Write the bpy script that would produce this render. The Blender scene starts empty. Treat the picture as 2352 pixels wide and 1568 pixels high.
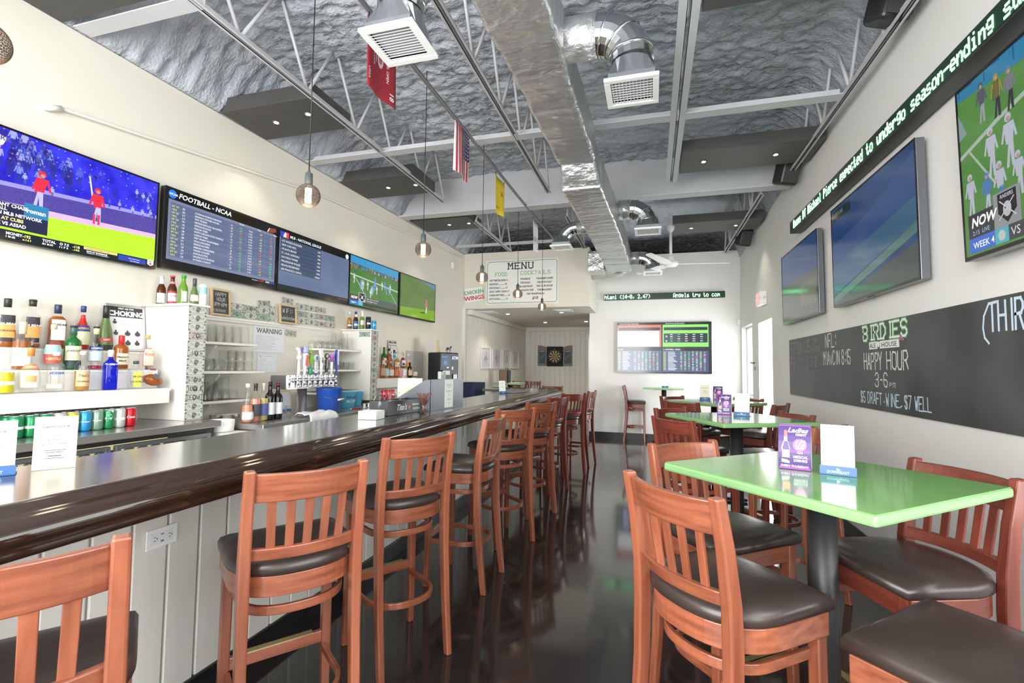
import bpy, bmesh, math, random
from mathutils import Vector, Matrix, noise
random.seed(7)
S = bpy.context.scene
C = S.collection
PI = math.pi
# ---------------------------------------------------------------- camera
R = ((0.96068155, -0.00326533, -0.27763339), (0.2773939, 0.05444179, 0.95921255), (0.01198271, -0.99851161, 0.05320701))
F, CX, CY, H = 1110.0, 1176.0, 784.0, 1.42
cam = bpy.data.objects.new('camera', bpy.data.cameras.new('camera'))
C.objects.link(cam); S.camera = cam
cam.data.sensor_width = 36; cam.data.lens = F / 2352 * 36; cam.data.clip_start = .05
cam.matrix_world = Matrix(((R[0][0], -R[0][1], -R[0][2], 0), (R[1][0], -R[1][1], -R[1][2], 0), (R[2][0], -R[2][1], -R[2][2], H), (0, 0, 0, 1)))
# ---------------------------------------------------------------- light
w = bpy.data.worlds.new('World'); S.world = w; w.use_nodes = True
bg = w.node_tree.nodes['Background']; bg.inputs[0].default_value = (.93, .97, 1, 1); bg.inputs[1].default_value = 3.2
def area(name, loc, rot, sx, sy, power, col=(1, 1, 1)):
    l = bpy.data.lights.new(name, 'AREA'); l.shape = 'RECTANGLE'; l.size = sx; l.size_y = sy; l.energy = power; l.color = col
    o = bpy.data.objects.new(name, l); o.location = loc; o.rotation_euler = rot; C.objects.link(o); return o
area('front_daylight', (-1.75, -1.75, 1.9), (PI/2, 0, -.42), 3.4, 2.9, 235, (1, .985, .96))
area('side_daylight', (1.72, .2, 1.9), (0, PI/2, 0), 2.2, 3.0, 42, (1, .99, .98))
area('door_daylight', (1.74, 8.4, 1.4), (0, PI/2, 0), 1.9, 1.9, 105, (1, 1, 1))
S.view_settings.view_transform = 'Standard'; S.view_settings.look = 'None'
S.view_settings.exposure = 0.55; S.view_settings.gamma = 1.0; S.view_settings.use_curve_mapping = False
S.cycles.max_bounces = 10; S.cycles.transmission_bounces = 10; S.cycles.transparent_max_bounces = 16
# ---------------------------------------------------------------- projection helpers (pixel of the 2352x1568 photo -> point on a real plane)
def ray(p):
    x, y = p[0]-CX, p[1]-CY
    return Vector([R[i][0]*x + R[i][1]*y + R[i][2]*F for i in range(3)])
O0 = Vector((0, 0, H))
def atz(p, z): d = ray(p); return d*((z-H)/d.z) + O0
def atx(p, x): d = ray(p); return d*(x/d.x) + O0
def aty(p, y): d = ray(p); return d*(y/d.y) + O0
KL, XL = .0206, -3.788                      # left wall plane: X = XL + KL*Y
def atl(p, off=0): d = ray(p); return d*((XL+off)/(d.x-KL*d.y)) + O0
def xl(y): return XL + KL*y
AL = math.atan(-KL)                          # the left wall's turn about Z
# ---------------------------------------------------------------- materials
MC = {}
def mat(name, col, rough=.5, metal=0, trans=0, emit=0, ecol=None, noise_=None, bump=None, spec=None, ior=None, coat=0, alpha=1, rnd=0):
    """noise_=(scale vec, colour2, contrast)   bump=(scale vec, strength, distance)"""
    if name in MC: return MC[name]
    m = bpy.data.materials.new(name); m.use_nodes = True; nt = m.node_tree; N = nt.nodes; L = nt.links
    b = N['Principled BSDF']
    c4 = tuple(col)+(1,)
    b.inputs['Base Color'].default_value = c4; b.inputs['Roughness'].default_value = rough; b.inputs['Metallic'].default_value = metal
    b.inputs['Transmission Weight'].default_value = trans
    if ior: b.inputs['IOR'].default_value = ior
    if coat: b.inputs['Coat Weight'].default_value = coat; b.inputs['Coat Roughness'].default_value = .08
    if emit:
        b.inputs['Emission Color'].default_value = tuple(ecol or col)+(1,); b.inputs['Emission Strength'].default_value = emit
    m.diffuse_color = c4
    tc = None
    def coords(sc):
        nonlocal tc
        if tc is None: tc = N.new('ShaderNodeTexCoord')
        mp = N.new('ShaderNodeMapping'); mp.inputs['Scale'].default_value = sc if isinstance(sc, tuple) else (sc,)*3
        L.new(tc.outputs['Object'], mp.inputs[0]); return mp.outputs[0]
    last = None
    if noise_:
        sc, c2, con = noise_
        n = N.new('ShaderNodeTexNoise'); n.inputs['Scale'].default_value = 1; n.inputs['Detail'].default_value = 5
        L.new(coords(sc), n.inputs['Vector'])
        r = N.new('ShaderNodeMapRange'); r.inputs[1].default_value = .5-con; r.inputs[2].default_value = .5+con
        L.new(n.outputs[0], r.inputs[0])
        mx = N.new('ShaderNodeMix'); mx.data_type = 'RGBA'; L.new(r.outputs[0], mx.inputs[0])
        mx.inputs[6].default_value = c4; mx.inputs[7].default_value = tuple(c2)+(1,); last = mx.outputs[2]
    if rnd:
        oi = N.new('ShaderNodeObjectInfo'); hs = N.new('ShaderNodeHueSaturation')
        mr = N.new('ShaderNodeMapRange'); mr.inputs[3].default_value = 1-rnd; mr.inputs[4].default_value = 1+rnd
        L.new(oi.outputs['Random'], mr.inputs[0]); L.new(mr.outputs[0], hs.inputs['Value'])
        if last: L.new(last, hs.inputs['Color'])
        else: hs.inputs['Color'].default_value = c4
        last = hs.outputs[0]
    if last: L.new(last, b.inputs['Base Color'])
    if bump:
        sc, st, di = bump
        n = N.new('ShaderNodeTexNoise'); n.inputs['Scale'].default_value = 1; n.inputs['Detail'].default_value = 6
        L.new(coords(sc), n.inputs['Vector'])
        bp = N.new('ShaderNodeBump'); bp.inputs['Strength'].default_value = st; bp.inputs['Distance'].default_value = di
        L.new(n.outputs[0], bp.inputs['Height']); L.new(bp.outputs[0], b.inputs['Normal'])
    MC[name] = m; return m
def flat(col, e=0, rough=.4):
    k = 'print_%03d_%03d_%03d_%d_%d' % (int(col[0]*255), int(col[1]*255), int(col[2]*255), int(e*10), int(rough*10))
    return mat(k, (col[0], col[1], col[2]) if not e else tuple(c*.12 for c in col), rough=rough, emit=e, ecol=col)
cream = mat('cream_wall_paint', (.76, .735, .655), .55, noise_=(1.2, (.73, .705, .62), .3), bump=(60, .05, .002))
creamw = mat('warm_white_paint', (.80, .785, .73), .5, bump=(80, .04, .002))
greyw = mat('pale_grey_wall_paint', (.80, .79, .76), .5, noise_=(1.1, (.77, .765, .74), .3), bump=(60, .05, .002))
boardp = mat('painted_board', (.74, .73, .68), .38, noise_=((9, 9, .9), (.62, .61, .56), .4), bump=((30, 30, 4), .08, .002))
boarda = mat('painted_shiplap', (.76, .745, .68), .45, bump=((30, 30, 4), .06, .002))
floorm = mat('polished_dark_concrete', (.016, .0135, .0125), .09, noise_=(2.3, (.036, .031, .029), .25), bump=(9, .03, .004), coat=.3)
foamm = mat('grey_spray_foam', (.49, .52, .575), .6, noise_=(3, (.42, .45, .505), .3), bump=((30, 55, 30), .9, .02))
steelp = mat('lavender_grey_steel_paint', (.58, .585, .61), .5, noise_=(4, (.52, .525, .55), .3))
panelm = mat('charcoal_ceiling_panel', (.052, .05, .05), .5, noise_=((3, 20, 3), (.075, .072, .07), .3))
blackm = mat('black_paint', (.012, .012, .013), .35)
blackg = mat('black_gloss', (.008, .008, .009), .12)
blackp = mat('black_plastic', (.02, .02, .021), .4)
greyp = mat('grey_metal_edge', (.16, .17, .19), .3, metal=.6)
white = mat('white_plastic', (.86, .86, .86), .35)
paper = mat('white_paper', (.88, .88, .86), .6)
steel = mat('brushed_stainless', (.50, .49, .48), .24, metal=.85, noise_=((3, 60, 3), (.42, .415, .41), .4), bump=((6, 200, 6), .06, .001))
bartop = mat('bar_top_zinc', (.30, .295, .29), .16, metal=.85, noise_=((3, .8, 3), (.22, .215, .21), .3), bump=((5, 3, 5), .05, .003))
chrome = mat('polished_chrome', (.82, .82, .82), .08, metal=1)
foil = mat('foil_duct_wrap', (.68, .68, .69), .30, metal=.78, noise_=(5, (.60, .60, .61), .35), bump=((8, 15, 8), 1.0, .03))
galv = mat('galvanised_steel', (.62, .64, .65), .2, metal=1, noise_=(14, (.5, .52, .53), .3), bump=(10, .1, .004))
railw = mat('dark_varnished_rail', (.020, .010, .006), .1, noise_=((14, .9, 14), (.030, .012, .006), .22), coat=.3, bump=((9, 2, 9), .05, .004))
def woodm(nm, a, b, sc):
    return mat(nm, a, .3, noise_=(sc, b, .19), coat=.25, rnd=.1, bump=(tuple(s*2 for s in sc), .04, .001))
WOODS = {}
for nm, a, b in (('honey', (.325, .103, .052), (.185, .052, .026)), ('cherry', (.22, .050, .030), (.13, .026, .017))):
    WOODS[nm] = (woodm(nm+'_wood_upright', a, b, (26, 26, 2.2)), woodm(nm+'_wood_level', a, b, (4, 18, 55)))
vinyl = mat('brown_vinyl', (.034, .0235, .0205), .3, noise_=(6, (.044, .031, .027), .3), bump=(160, .08, .001))
brass = mat('worn_brass', (.62, .5, .26), .35, metal=1)
greent = mat('green_painted_table', (.145, .335, .085), .13, noise_=(1.5, (.16, .36, .10), .3), bump=(7, .025, .004), coat=.4)
greene = mat('green_table_edge', (.225, .43, .18), .35)
def thin(name, col, rim=.8, rough=.03, base=.04):
    m = bpy.data.materials.new(name); m.use_nodes = True; N = m.node_tree.nodes; L = m.node_tree.links; N.clear()
    o = N.new('ShaderNodeOutputMaterial'); t = N.new('ShaderNodeBsdfTransparent'); g = N.new('ShaderNodeBsdfGlossy'); x = N.new('ShaderNodeMixShader'); lw = N.new('ShaderNodeLayerWeight'); lw.inputs[0].default_value = .5
    g.inputs['Roughness'].default_value = rough; g.inputs['Color'].default_value = (1, 1, 1, 1)
    p = N.new('ShaderNodeMath'); p.operation = 'POWER'; p.inputs[1].default_value = 3.5; L.new(lw.outputs['Facing'], p.inputs[0])
    r = N.new('ShaderNodeMapRange'); r.inputs[3].default_value = base; r.inputs[4].default_value = .55; L.new(p.outputs[0], r.inputs[0]); L.new(r.outputs[0], x.inputs[0])
    c = N.new('ShaderNodeMix'); c.data_type = 'RGBA'; L.new(p.outputs[0], c.inputs[0]); c.inputs[6].default_value = tuple(col)+(1,); c.inputs[7].default_value = tuple(q*rim for q in col)+(1,)
    L.new(c.outputs[2], t.inputs[0]); L.new(t.outputs[0], x.inputs[1]); L.new(g.outputs[0], x.inputs[2]); L.new(x.outputs[0], o.inputs[0]); MC[name] = m; return m
glassc = thin('clear_glass', (.99, .995, .992), .86, .03, .025)
glassw = thin('window_glass', (.99, 1, .99), .95, 0)
meshm = mat('brown_wire_mesh', (.07, .045, .035), .4)
# ---------------------------------------------------------------- mesh builder
class MB:
    def __init__(s): s.V = []; s.F = []; s.I = []; s.S = []; s.mats = []
    def mi(s, m):
        if m not in s.mats: s.mats.append(m)
        return s.mats.index(m)
    def add(s, vs, fs, m, M=None, sm=False):
        o = len(s.V); i = s.mi(m)
        s.V += [tuple(M @ Vector(v)) for v in vs] if M else [tuple(v) for v in vs]
        for f in fs: s.F.append(tuple(o+k for k in f)); s.I.append(i); s.S.append(sm)
        return s
    def box(s, c, d, m, rz=0, M=None):
        x, y, z = d[0]/2, d[1]/2, d[2]/2
        vs = [(a*x, b*y, e*z) for a in (-1, 1) for b in (-1, 1) for e in (-1, 1)]
        T = Matrix.Translation(c) @ (M or Matrix.Rotation(rz, 4, 'Z'))
        return s.add(vs, [(0, 1, 3, 2), (4, 6, 7, 5), (0, 4, 5, 1), (2, 3, 7, 6), (0, 2, 6, 4), (1, 5, 7, 3)], m, T)
    def bx(s, x0, x1, y0, y1, z0, z1, m): return s.box(((x0+x1)/2, (y0+y1)/2, (z0+z1)/2), (abs(x1-x0), abs(y1-y0), abs(z1-z0)), m)
    def lathe(s, prof, m, c=(0, 0, 0), n=20, sq=0, M=None, cap=True):
        vs = []
        for r, z in prof:
            for k in range(n):
                a = 2*PI*k/n; q = 1
                if sq: q = 1/((abs(math.cos(a))**sq+abs(math.sin(a))**sq)**(1/sq))
                vs.append((c[0]+r*q*math.cos(a), c[1]+r*q*math.sin(a), c[2]+z))
        fs = []
        for i in range(len(prof)-1):
            for k in range(n):
                a, b = i*n+k, i*n+(k+1) % n
                fs.append((a, b, b+n, a+n))
        if cap:
            fs.append(tuple(range(n-1, -1, -1))); fs.append(tuple(range((len(prof)-1)*n, len(prof)*n)))
        return s.add(vs, fs, m, M, True)
    def cyl(s, p0, p1, r, m, r1=None, n=14):
        p0, p1 = Vector(p0), Vector(p1); d = p1-p0; L = d.length
        M = Matrix.Translation(p0) @ d.to_track_quat('Z', 'Y').to_matrix().to_4x4()
        return s.lathe([(r, 0), (r if r1 is None else r1, L)], m, n=n, M=M)
    def tube(s, pts, r, m, n=8, sm=True, closed=False):
        pts = [Vector(p) for p in pts]; vs = []; rr = r if isinstance(r, (list, tuple)) else [r]*len(pts)
        up = Vector((0, 0, 1)); K = len(pts)
        for i, p in enumerate(pts):
            t = (pts[min(i+1, K-1)]-pts[max(i-1, 0)]).normalized()
            a = t.cross(up)
            if a.length < .05: a = t.cross(Vector((0, 1, 0)))
            a.normalize(); b = a.cross(t)
            for k in range(n):
                g = 2*PI*k/n; vs.append(p+(a*math.cos(g)+b*math.sin(g))*rr[i])
        fs = [(i*n+k, i*n+(k+1) % n, (i+1)*n+(k+1) % n, (i+1)*n+k) for i in range(K-1) for k in range(n)]
        fs += [tuple(range(n-1, -1, -1)), tuple(range((K-1)*n, K*n))]
        return s.add(vs, fs, m, None, sm)
    def sweep(s, pts, wd, ht, m, up=(0, 0, 1), sm=False):
        """rectangular section swept along a path; wd across, ht along up; each may be a list"""
        pts = [Vector(p) for p in pts]; up = Vector(up); K = len(pts); vs = []
        for i, p in enumerate(pts):
            t = (pts[min(i+1, K-1)]-pts[max(i-1, 0)]).normalized(); a = t.cross(up).normalized(); b = up
            ww = wd[i] if isinstance(wd, list) else wd; hh = ht[i] if isinstance(ht, list) else ht
            for sa, sb in ((-1, -1), (1, -1), (1, 1), (-1, 1)): vs.append(p+a*sa*ww/2+b*sb*hh/2)
        fs = [(i*4+k, i*4+(k+1) % 4, (i+1)*4+(k+1) % 4, (i+1)*4+k) for i in range(K-1) for k in range(4)]
        fs += [(3, 2, 1, 0), tuple((K-1)*4+k for k in range(4))]
        return s.add(vs, fs, m, None, sm)
    def prism(s, poly, z0, z1, m, M=None):
        n = len(poly); vs = [(x, y, z0) for x, y in poly]+[(x, y, z1) for x, y in poly]
        fs = [tuple(range(n-1, -1, -1)), tuple(range(n, 2*n))]+[(k, (k+1) % n, n+(k+1) % n, n+k) for k in range(n)]
        return s.add(vs, fs, m, M)
    # flat print in local x,y at height w
    def q(s, u0, v0, u1, v1, m, w=0): return s.add([(u0, v0, w), (u1, v0, w), (u1, v1, w), (u0, v1, w)], [(0, 1, 2, 3)], m)
    def poly(s, pts, m, w=0): return s.add([(x, y, w) for x, y in pts], [tuple(range(len(pts)))], m)
    def disc(s, x, y, r, m, w=0, ry=None, n=18): return s.poly([(x+r*math.cos(2*PI*k/n), y+(ry or r)*math.sin(2*PI*k/n)) for k in range(n)], m, w)
    def line(s, pts, t, m, w=0):
        for k_, (a, b) in enumerate(zip(pts, pts[1:])):
            dx, dy = b[0]-a[0], b[1]-a[1]; l = math.hypot(dx, dy) or 1e-6; dx, dy = dx/l*t/2, dy/l*t/2
            s.poly([(a[0]-dx+dy, a[1]-dy-dx), (b[0]+dx+dy, b[1]+dy-dx), (b[0]+dx-dy, b[1]+dy+dx), (a[0]-dx-dy, a[1]-dy+dx)], m, w+(k_ % 5+getattr(s, 'lc', 0) % 3*5)*5e-5)
        s.lc = getattr(s, 'lc', 0)+1
        return s
    def frame2(s, u0, v0, u1, v1, t, m, w=0): return s.line([(u0, v0), (u1, v0), (u1, v1), (u0, v1), (u0, v0)], t, m, w)
    def text(s, t, x, y, h, m, w=0, align='L', bold=0, shear=0, sx=1, fn=None):
        vs, fs, wd = textmesh(t, bold, shear); k = h/.73
        ox = x-(wd*k*sx/2 if align == 'C' else wd*k*sx if align == 'R' else 0)
        vv = [(ox+a*k*sx, y+b*k, w) for a, b in vs]
        if fn: vv = [fn(p) for p in vv]
        return s.add(vv, fs, m)
    def chalk(s, t, x, y, h, m, w=0, th=.09, sx=1.0, jit=.25, slab=False, gap=1.6):
        cx = x; g = h/6
        for ch in t:
            if ch == ' ': cx += 3.6*g*sx; continue
            st = STROKES.get(ch) or STROKES.get(ch.upper(), '0040')
            mx = 0
            for pl in st.split(','):
                P = [(int(pl[i]), int(pl[i+1])) for i in range(0, len(pl), 2)]
                mx = max(mx, max(p[0] for p in P))
                pts = [(cx+(a+random.uniform(-jit, jit))*g*sx, y+(b+random.uniform(-jit, jit)*.7)*g) for a, b in P]
                s.line(pts, h*th, m, w)
                if slab:
                    for (a, b), p in zip(P, pts):
                        if (a, b) in ((0, 0), (0, 6), (4, 0), (4, 6), (2, 0), (2, 6)) and ch in 'BIRDEMNUFKHL' : s.line([(p[0]-.7*g*sx, p[1]), (p[0]+.7*g*sx, p[1])], h*th*.8, m, w)
            cx += (max(mx, 1.5)+gap)*g*sx
        return cx
    def fit(s, t, x0, x1, y, h, m, w=0, th=.07, jit=.25, slab=False, gap=1.6):
        W_ = MB().chalk(t, 0, y, h, m, w, th, 1, 0, slab, gap)-gap*h/6
        return s.chalk(t, x0, y, h, m, w, th, (x1-x0)/W_, jit, slab, gap)
    def build(s, name, parent=None, loc=None, rot=None, M=None, bevel=0, seg=2, link=True):
        me = bpy.data.meshes.new(name); me.from_pydata(s.V, [], s.F)
        for m in s.mats: me.materials.append(m)
        me.polygons.foreach_set('material_index', s.I); me.polygons.foreach_set('use_smooth', s.S); me.update()
        o = bpy.data.objects.new(name, me)
        if link: C.objects.link(o)
        if parent: o.parent = parent
        if loc: o.location = loc
        if rot: o.rotation_euler = rot
        if M: o.matrix_world = M
        if bevel:
            b = o.modifiers.new('bevel', 'BEVEL'); b.width = bevel; b.segments = seg; b.limit_method = 'ANGLE'; b.angle_limit = .7
        return o
STROKES = dict(A='002640,1232', B='00063645443303,3342413000', C='4536160501103041', D='00062644422000', E='46060040,0333', F='460600,0333', G='45361605011030414323', H='0006,4046,0343', I='2026', J='4641301001', K='0006,460340', L='060040', M='0006234640', N='00064046', O='160501103041453616', P='00063645443303', Q='160501103041453616,2240', R='00063645443303,2340', S='453616050413334241301001', T='0646,2620', U='060110304146', V='062046', W='0610243046', X='0046,0640', Y='062346,2320', Z='06460040')
STROKES.update({'0': '160501103041453616', '1': '152620', '2': '0516364544000040'[:12]+'40', '3': '05163645443313,334241301001', '4': '3036023242'[:8]+'42', '5': '460603334241301001', '6': '4536160501103041423303', '7': '064610', '8': '130405163645443313020110304142 33'.replace(' ', ''), '9': '4313040516364541301000'[:20], '$': '453616050413334241301001,2620', '(': '36141230', ')': '16343210', ',': '2100', '.': '2021', ':': '2122,2425', '-': '1333', '+': '1333,2224', 'v': '042044', '/': '0046', 'b': '060030414233 03'.replace(' ', ''), 'e': '02424334140301103041', 'l': '1610', 't': '16112030,0424', 'i': '2320,2524', 'r': '0004,031434', 'd': '46401001031444', 's': '441403123241300 0'.replace(' ', ''), 'p': '0400,0434433202', 'm': '00042420,244440'})
_tc = {}
def textmesh(t, bold=0, shear=0):
    k = (t, bold, shear)
    if k in _tc: return _tc[k]
    cu = bpy.data.curves.new('t', 'FONT'); cu.body = t; cu.size = 1; cu.offset = bold; cu.shear = shear; cu.resolution_u = 2; cu.fill_mode = 'FRONT'
    ob = bpy.data.objects.new('t', cu); me = bpy.data.meshes.new_from_object(ob)
    vs = [(v.co.x, v.co.y) for v in me.vertices]; fs = [tuple(p.vertices) for p in me.polygons]
    # make every face look up
    out = []
    for f in fs:
        a = sum(vs[f[i]][0]*vs[f[(i+1) % len(f)]][1]-vs[f[(i+1) % len(f)]][0]*vs[f[i]][1] for i in range(len(f)))
        out.append(f if a > 0 else tuple(reversed(f)))
    wd = max((v[0] for v in vs), default=0)
    bpy.data.objects.remove(ob); bpy.data.curves.remove(cu); bpy.data.meshes.remove(me)
    _tc[k] = (vs, out, wd); return _tc[k]
def tag(o, label, cat, group=None, kind=None):
    o['label'] = label
    if cat: o['category'] = cat
    if group: o['group'] = group
    if kind: o['kind'] = kind
    return o
def struct(o): o['kind'] = 'structure'; return o
def thing(name, label, cat, loc=(0, 0, 0), rz=0, group=None, M=None):
    o = bpy.data.objects.new(name, None); o.empty_display_size = .1; C.objects.link(o)
    if M: o.matrix_world = M
    else: o.location = loc; o.rotation_euler = (0, 0, rz)
    return tag(o, label, cat, group)
def dup(root, loc, rz, label, group=None):
    r = root.copy(); C.objects.link(r); r.location = loc; r.rotation_euler = (0, 0, rz); r['label'] = label
    if group: r['group'] = group
    for ch in list(root.children):
        c = ch.copy(); C.objects.link(c); c.parent = r
        for g in ch.children:
            d = g.copy(); C.objects.link(d); d.parent = c
    return r
def fr(origin, u, v=(0, 0, 1)):
    """frame whose local x runs along u, local y along v, local z out of the surface"""
    u = Vector(u).normalized(); v = Vector(v).normalized(); n = u.cross(v)
    return Matrix(((u.x, v.x, n.x, origin[0]), (u.y, v.y, n.y, origin[1]), (u.z, v.z, n.z, origin[2]), (0, 0, 0, 1)))
def frL(y, z, off=0): return fr((xl(y)+off, y, z), (KL, 1, 0))
ORD = ['first', 'second', 'third', 'fourth', 'fifth', 'sixth', 'seventh', 'eighth', 'ninth', 'tenth', 'eleventh', 'twelfth', 'thirteenth', 'fourteenth', 'fifteenth', 'sixteenth', 'seventeenth', 'eighteenth', 'nineteenth', 'twentieth']
# ================================================================ the room
XR, YF, YB, ZC = 1.65, 10.15, 13.5, 2.57
o = MB().bx(-4.3, 2.2, -2.2, 14.0, -.1, 0, floorm).build('floor'); struct(o)
# left wall follows its own slight turn; wall top at 3.65
def wallpoly(name, P, m, th=.12):
    pass
def slab(name, pts, m, z0=None, z1=None):
    mb = MB(); mb.prism(pts, z0, z1, m); return struct(mb.build(name))
slab('wall_left', [(xl(-2), -2), (xl(9.0), 9.0), (xl(9.0)-.2, 9.0), (xl(-2)-.2, -2)], cream, 0, 3.66)
slab('wall_left', [(xl(9.0)+.0, 9.0), (xl(YB), YB), (xl(YB)-.2, YB), (xl(9.0)-.2, 9.0)], boarda, 0, 3.66)
# right wall with window and door openings, top rises towards the front
def rw(name, y0, y1, z0, z1a, z1b, m=greyw):
    mb = MB(); x0, x1 = XR, XR+.16
    vs = [(x0, y0, z0), (x0, y1, z0), (x0, y1, z1b), (x0, y0, z1a), (x1, y0, z0), (x1, y1, z0), (x1, y1, z1b), (x1, y0, z1a)]
    mb.add(vs, [(0, 1, 2, 3), (7, 6, 5, 4), (0, 4, 5, 1), (1, 5, 6, 2), (2, 6, 7, 3), (3, 7, 4, 0)], m)
    return struct(mb.build(name))
def zt(y): return 3.61 + (9.96-y)*.057
DY0, DY1, WY0, WY1 = 7.63, 8.54, 9.05, 10.04
rw('wall_right', 2.3, DY0, 0, zt(2.3), zt(DY0))
rw('wall_right', DY0, DY1, 2.17, zt(DY0), zt(DY1))
rw('wall_right', DY1, WY0, 0, zt(DY1), zt(WY0))
rw('wall_right', WY0, WY1, 0, .95, .95); rw('wall_right', WY0, WY1, 2.22, zt(WY0), zt(WY1)); rw('wall_right', WY1, YF+.1, 0, zt(WY1), zt(YF+.1))
rw('wall_right', -2, -1.3, 0, 4.0, 4.0); rw('wall_right', -1.3, 2.0, 0, .85, .85); rw('wall_right', -1.3, 2.0, 3.0, 4.1, zt(2.0)); rw('wall_right', 2.0, 2.3, 0, zt(2.0), zt(2.3))
# window and door glass with thin frames
def glazed(name, y0, y1, z0, z1, handle=None):
    t = MB(); f = .035
    t.bx(XR+.09, XR+.14, y0, y0+f, z0, z1, white).bx(XR+.09, XR+.14, y1-f, y1, z0, z1, white).bx(XR+.09, XR+.14, y0, y1, z1-f, z1, white).bx(XR+.09, XR+.14, y0, y1, z0, z0+f, white)
    e = bpy.data.objects.new(name, None); C.objects.link(e); e.location = (0, 0, 0); struct(e)
    t.build('frame', e); MB().bx(XR+.11, XR+.116, y0+f, y1-f, z0+f, z1-f, glassw).build('pane', e); return e
glazed('window_1', WY0, WY1, .95, 2.22)
d1 = glazed('door_1', DY0, DY1, 0, 2.17)
hb = MB().cyl((XR-.001, 8.86, 1.54), (XR-.05, 8.86, 1.54), .012, greyp).cyl((XR-.05, 8.86, 1.545), (XR-.05, 8.96, 1.545), .009, greyp).bx(XR-.014, XR-.001, 8.82, 8.90, 1.42, 1.48, greyp)
hb.build('handle', d1)
glazed('window_2', -1.3, 2.0, .85, 3.0)
# far wall, soffit and alcove
struct(MB().bx(-1.25, XR+.16, YF, YF+.15, 0, 3.75, greyw).build('wall_back'))
struct(MB().bx(-1.25, -1.13, YF+.15, YB, 0, 3.4, boarda).build('wall_alcove_right'))
back = struct(MB().bx(-3.75, -1.1, YB, YB+.12, 0, 3.0, boarda).build('wall_alcove_back'))
sof = MB().bx(xl(9.0)-.03, -1.11, 8.97, 9.07, ZC, 3.68, cream).bx(-1.21, -1.11, 9.07, YF, ZC, 3.68, cream).build('wall_menu'); struct(sof)
struct(MB().bx(xl(9.2)-.1, -1.21, 9.07, YF, ZC, ZC+.08, cream).bx(xl(9.2)-.1, -1.13, YF, YB, ZC, ZC+.08, cream).build('ceiling_alcove'))
struct(MB().bx(-1.25, XR, YF-.015, YF, 0, .12, blackm).build('baseboard_back'))
struct(MB().bx(XR-.015, XR, 2.3, DY0, 0, .11, blackm).bx(XR-.015, XR, DY1, YF, 0, .11, blackm).build('baseboard_right'))
struct(MB().bx(xl(9.2), xl(13)+.05, 9.07, YB, ZC-.10, ZC, creamw).bx(-3.6, -1.25, YB-.03, YB, ZC-.10, ZC, creamw).build('trim_1', bevel=.006))
struct(MB().bx(xl(8.96), xl(8.96)+.05, 8.9, 8.965, 0, ZC+.02, creamw).build('trim_2'))
# front wall with the big shop window (behind the camera)
struct(MB().bx(-4.1, -3.3, -2.1, -2.0, 0, 4, cream).bx(1.3, 1.9, -2.1, -2.0, 0, 4, cream).bx(-3.3, 1.3, -2.1, -2.0, 3.3, 4, cream).bx(-3.3, 1.3, -2.1, -2.0, 0, .5, cream).build('wall_front'))
# pavement and outside ground
struct(MB().bx(1.9, 14, -6, 16, -.2, -.05, mat('pale_pavement', (.62, .61, .58), .8)).build('ground_outside'))  # one even pale paving colour
# painted shiplap boards of the alcove
bm_ = MB().box((0, 0, 0), (.131, .014, 2.36), boarda)
proto = bm_.build('board', back, bevel=.003, seg=1); proto.location = (-3.42, YB-.007, 1.28)
for k in range(1, 16):
    c = proto.copy(); C.objects.link(c); c.parent = back; c.location = (-3.42+.1435*k, YB-.007, 1.28)
wl = bpy.data.objects['wall_left.001']
p2 = MB().box((0, 0, 0), (.014, .083, 2.46), boarda).build('board', wl, bevel=.003, seg=1)
p2.location = (xl(9.15)+.007, 9.15, 1.23); p2.rotation_euler = (0, 0, AL)
for k in range(1, 47):
    c = p2.copy(); C.objects.link(c); c.parent = wl; y = 9.15+.0925*k; c.location = (xl(y)+.007, y, 1.23)
# alcove door on its right wall
dr = MB().bx(-1.29, -1.251, 10.45, 11.35, 0, 2.05, mat('brown_door', (.2, .12, .08), .4)).build('door_2'); struct(dr)
MB().bx(-1.30, -1.27, 10.36, 10.44, 0, 2.12, creamw).build('frame', dr); MB().bx(-1.31, -1.285, 10.44, 10.455, 1.7, 1.8, blackm).bx(-1.31, -1.285, 10.44, 10.455, .9, 1.0, blackm).build('hinge', dr)
# ---------------------------------------------------------------- sprayed foam ceiling
def fz(x, y):
    dl = x-xl(y); dr_ = XR-x
    z = 4.22
    if dl < .55: t = 1-dl/.55; z -= (.54*t*t+.02)
    if dr_ < .35: t = 1-dr_/.35; z -= (4.22-zt(y)-.02)*t*t
    return z
nx, ny = 200, 640; x0, x1, y0, y1 = -3.84, 1.78, -2.0, 13.9
vs = []
for j in range(ny+1):
    y = y0+(y1-y0)*j/ny
    for i in range(nx+1):
        x = x0+(x1-x0)*i/nx
        a = noise.noise((x*1.1, y*3.2, 3)); b = noise.noise((x*3.2+a, y*13+a*2.5, 7)); c = noise.noise((x*11, y*17, 1)); e = noise.noise((x*25, y*31, 5))
        side = max(0, 1-(x-xl(y))/.7)
        lump = noise.noise((x*9, y*7, 9))
        d2 = noise.noise((x*6+a, y*26+a*4, 11))
        zz = fz(x, y)-.04*a-.026*(1-abs(b)*2.4)-.020*(1-abs(d2)*2.6)-.022*c-.016*e-side*.075*(1-abs(lump)*2.2)
        if x-xl(y) < .4: zz = max(zz, 3.668+.25*max(0, x-xl(y)-.02))
        if XR-x < .1: zz = max(zz, zt(y)+.01)
        vs.append((x, y, zz))
fs = [(j*(nx+1)+i, (j+1)*(nx+1)+i, (j+1)*(nx+1)+i+1, j*(nx+1)+i+1) for j in range(ny) for i in range(nx)]
o = MB().add(vs, fs, foamm, None, True).build('ceiling'); struct(o)
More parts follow.
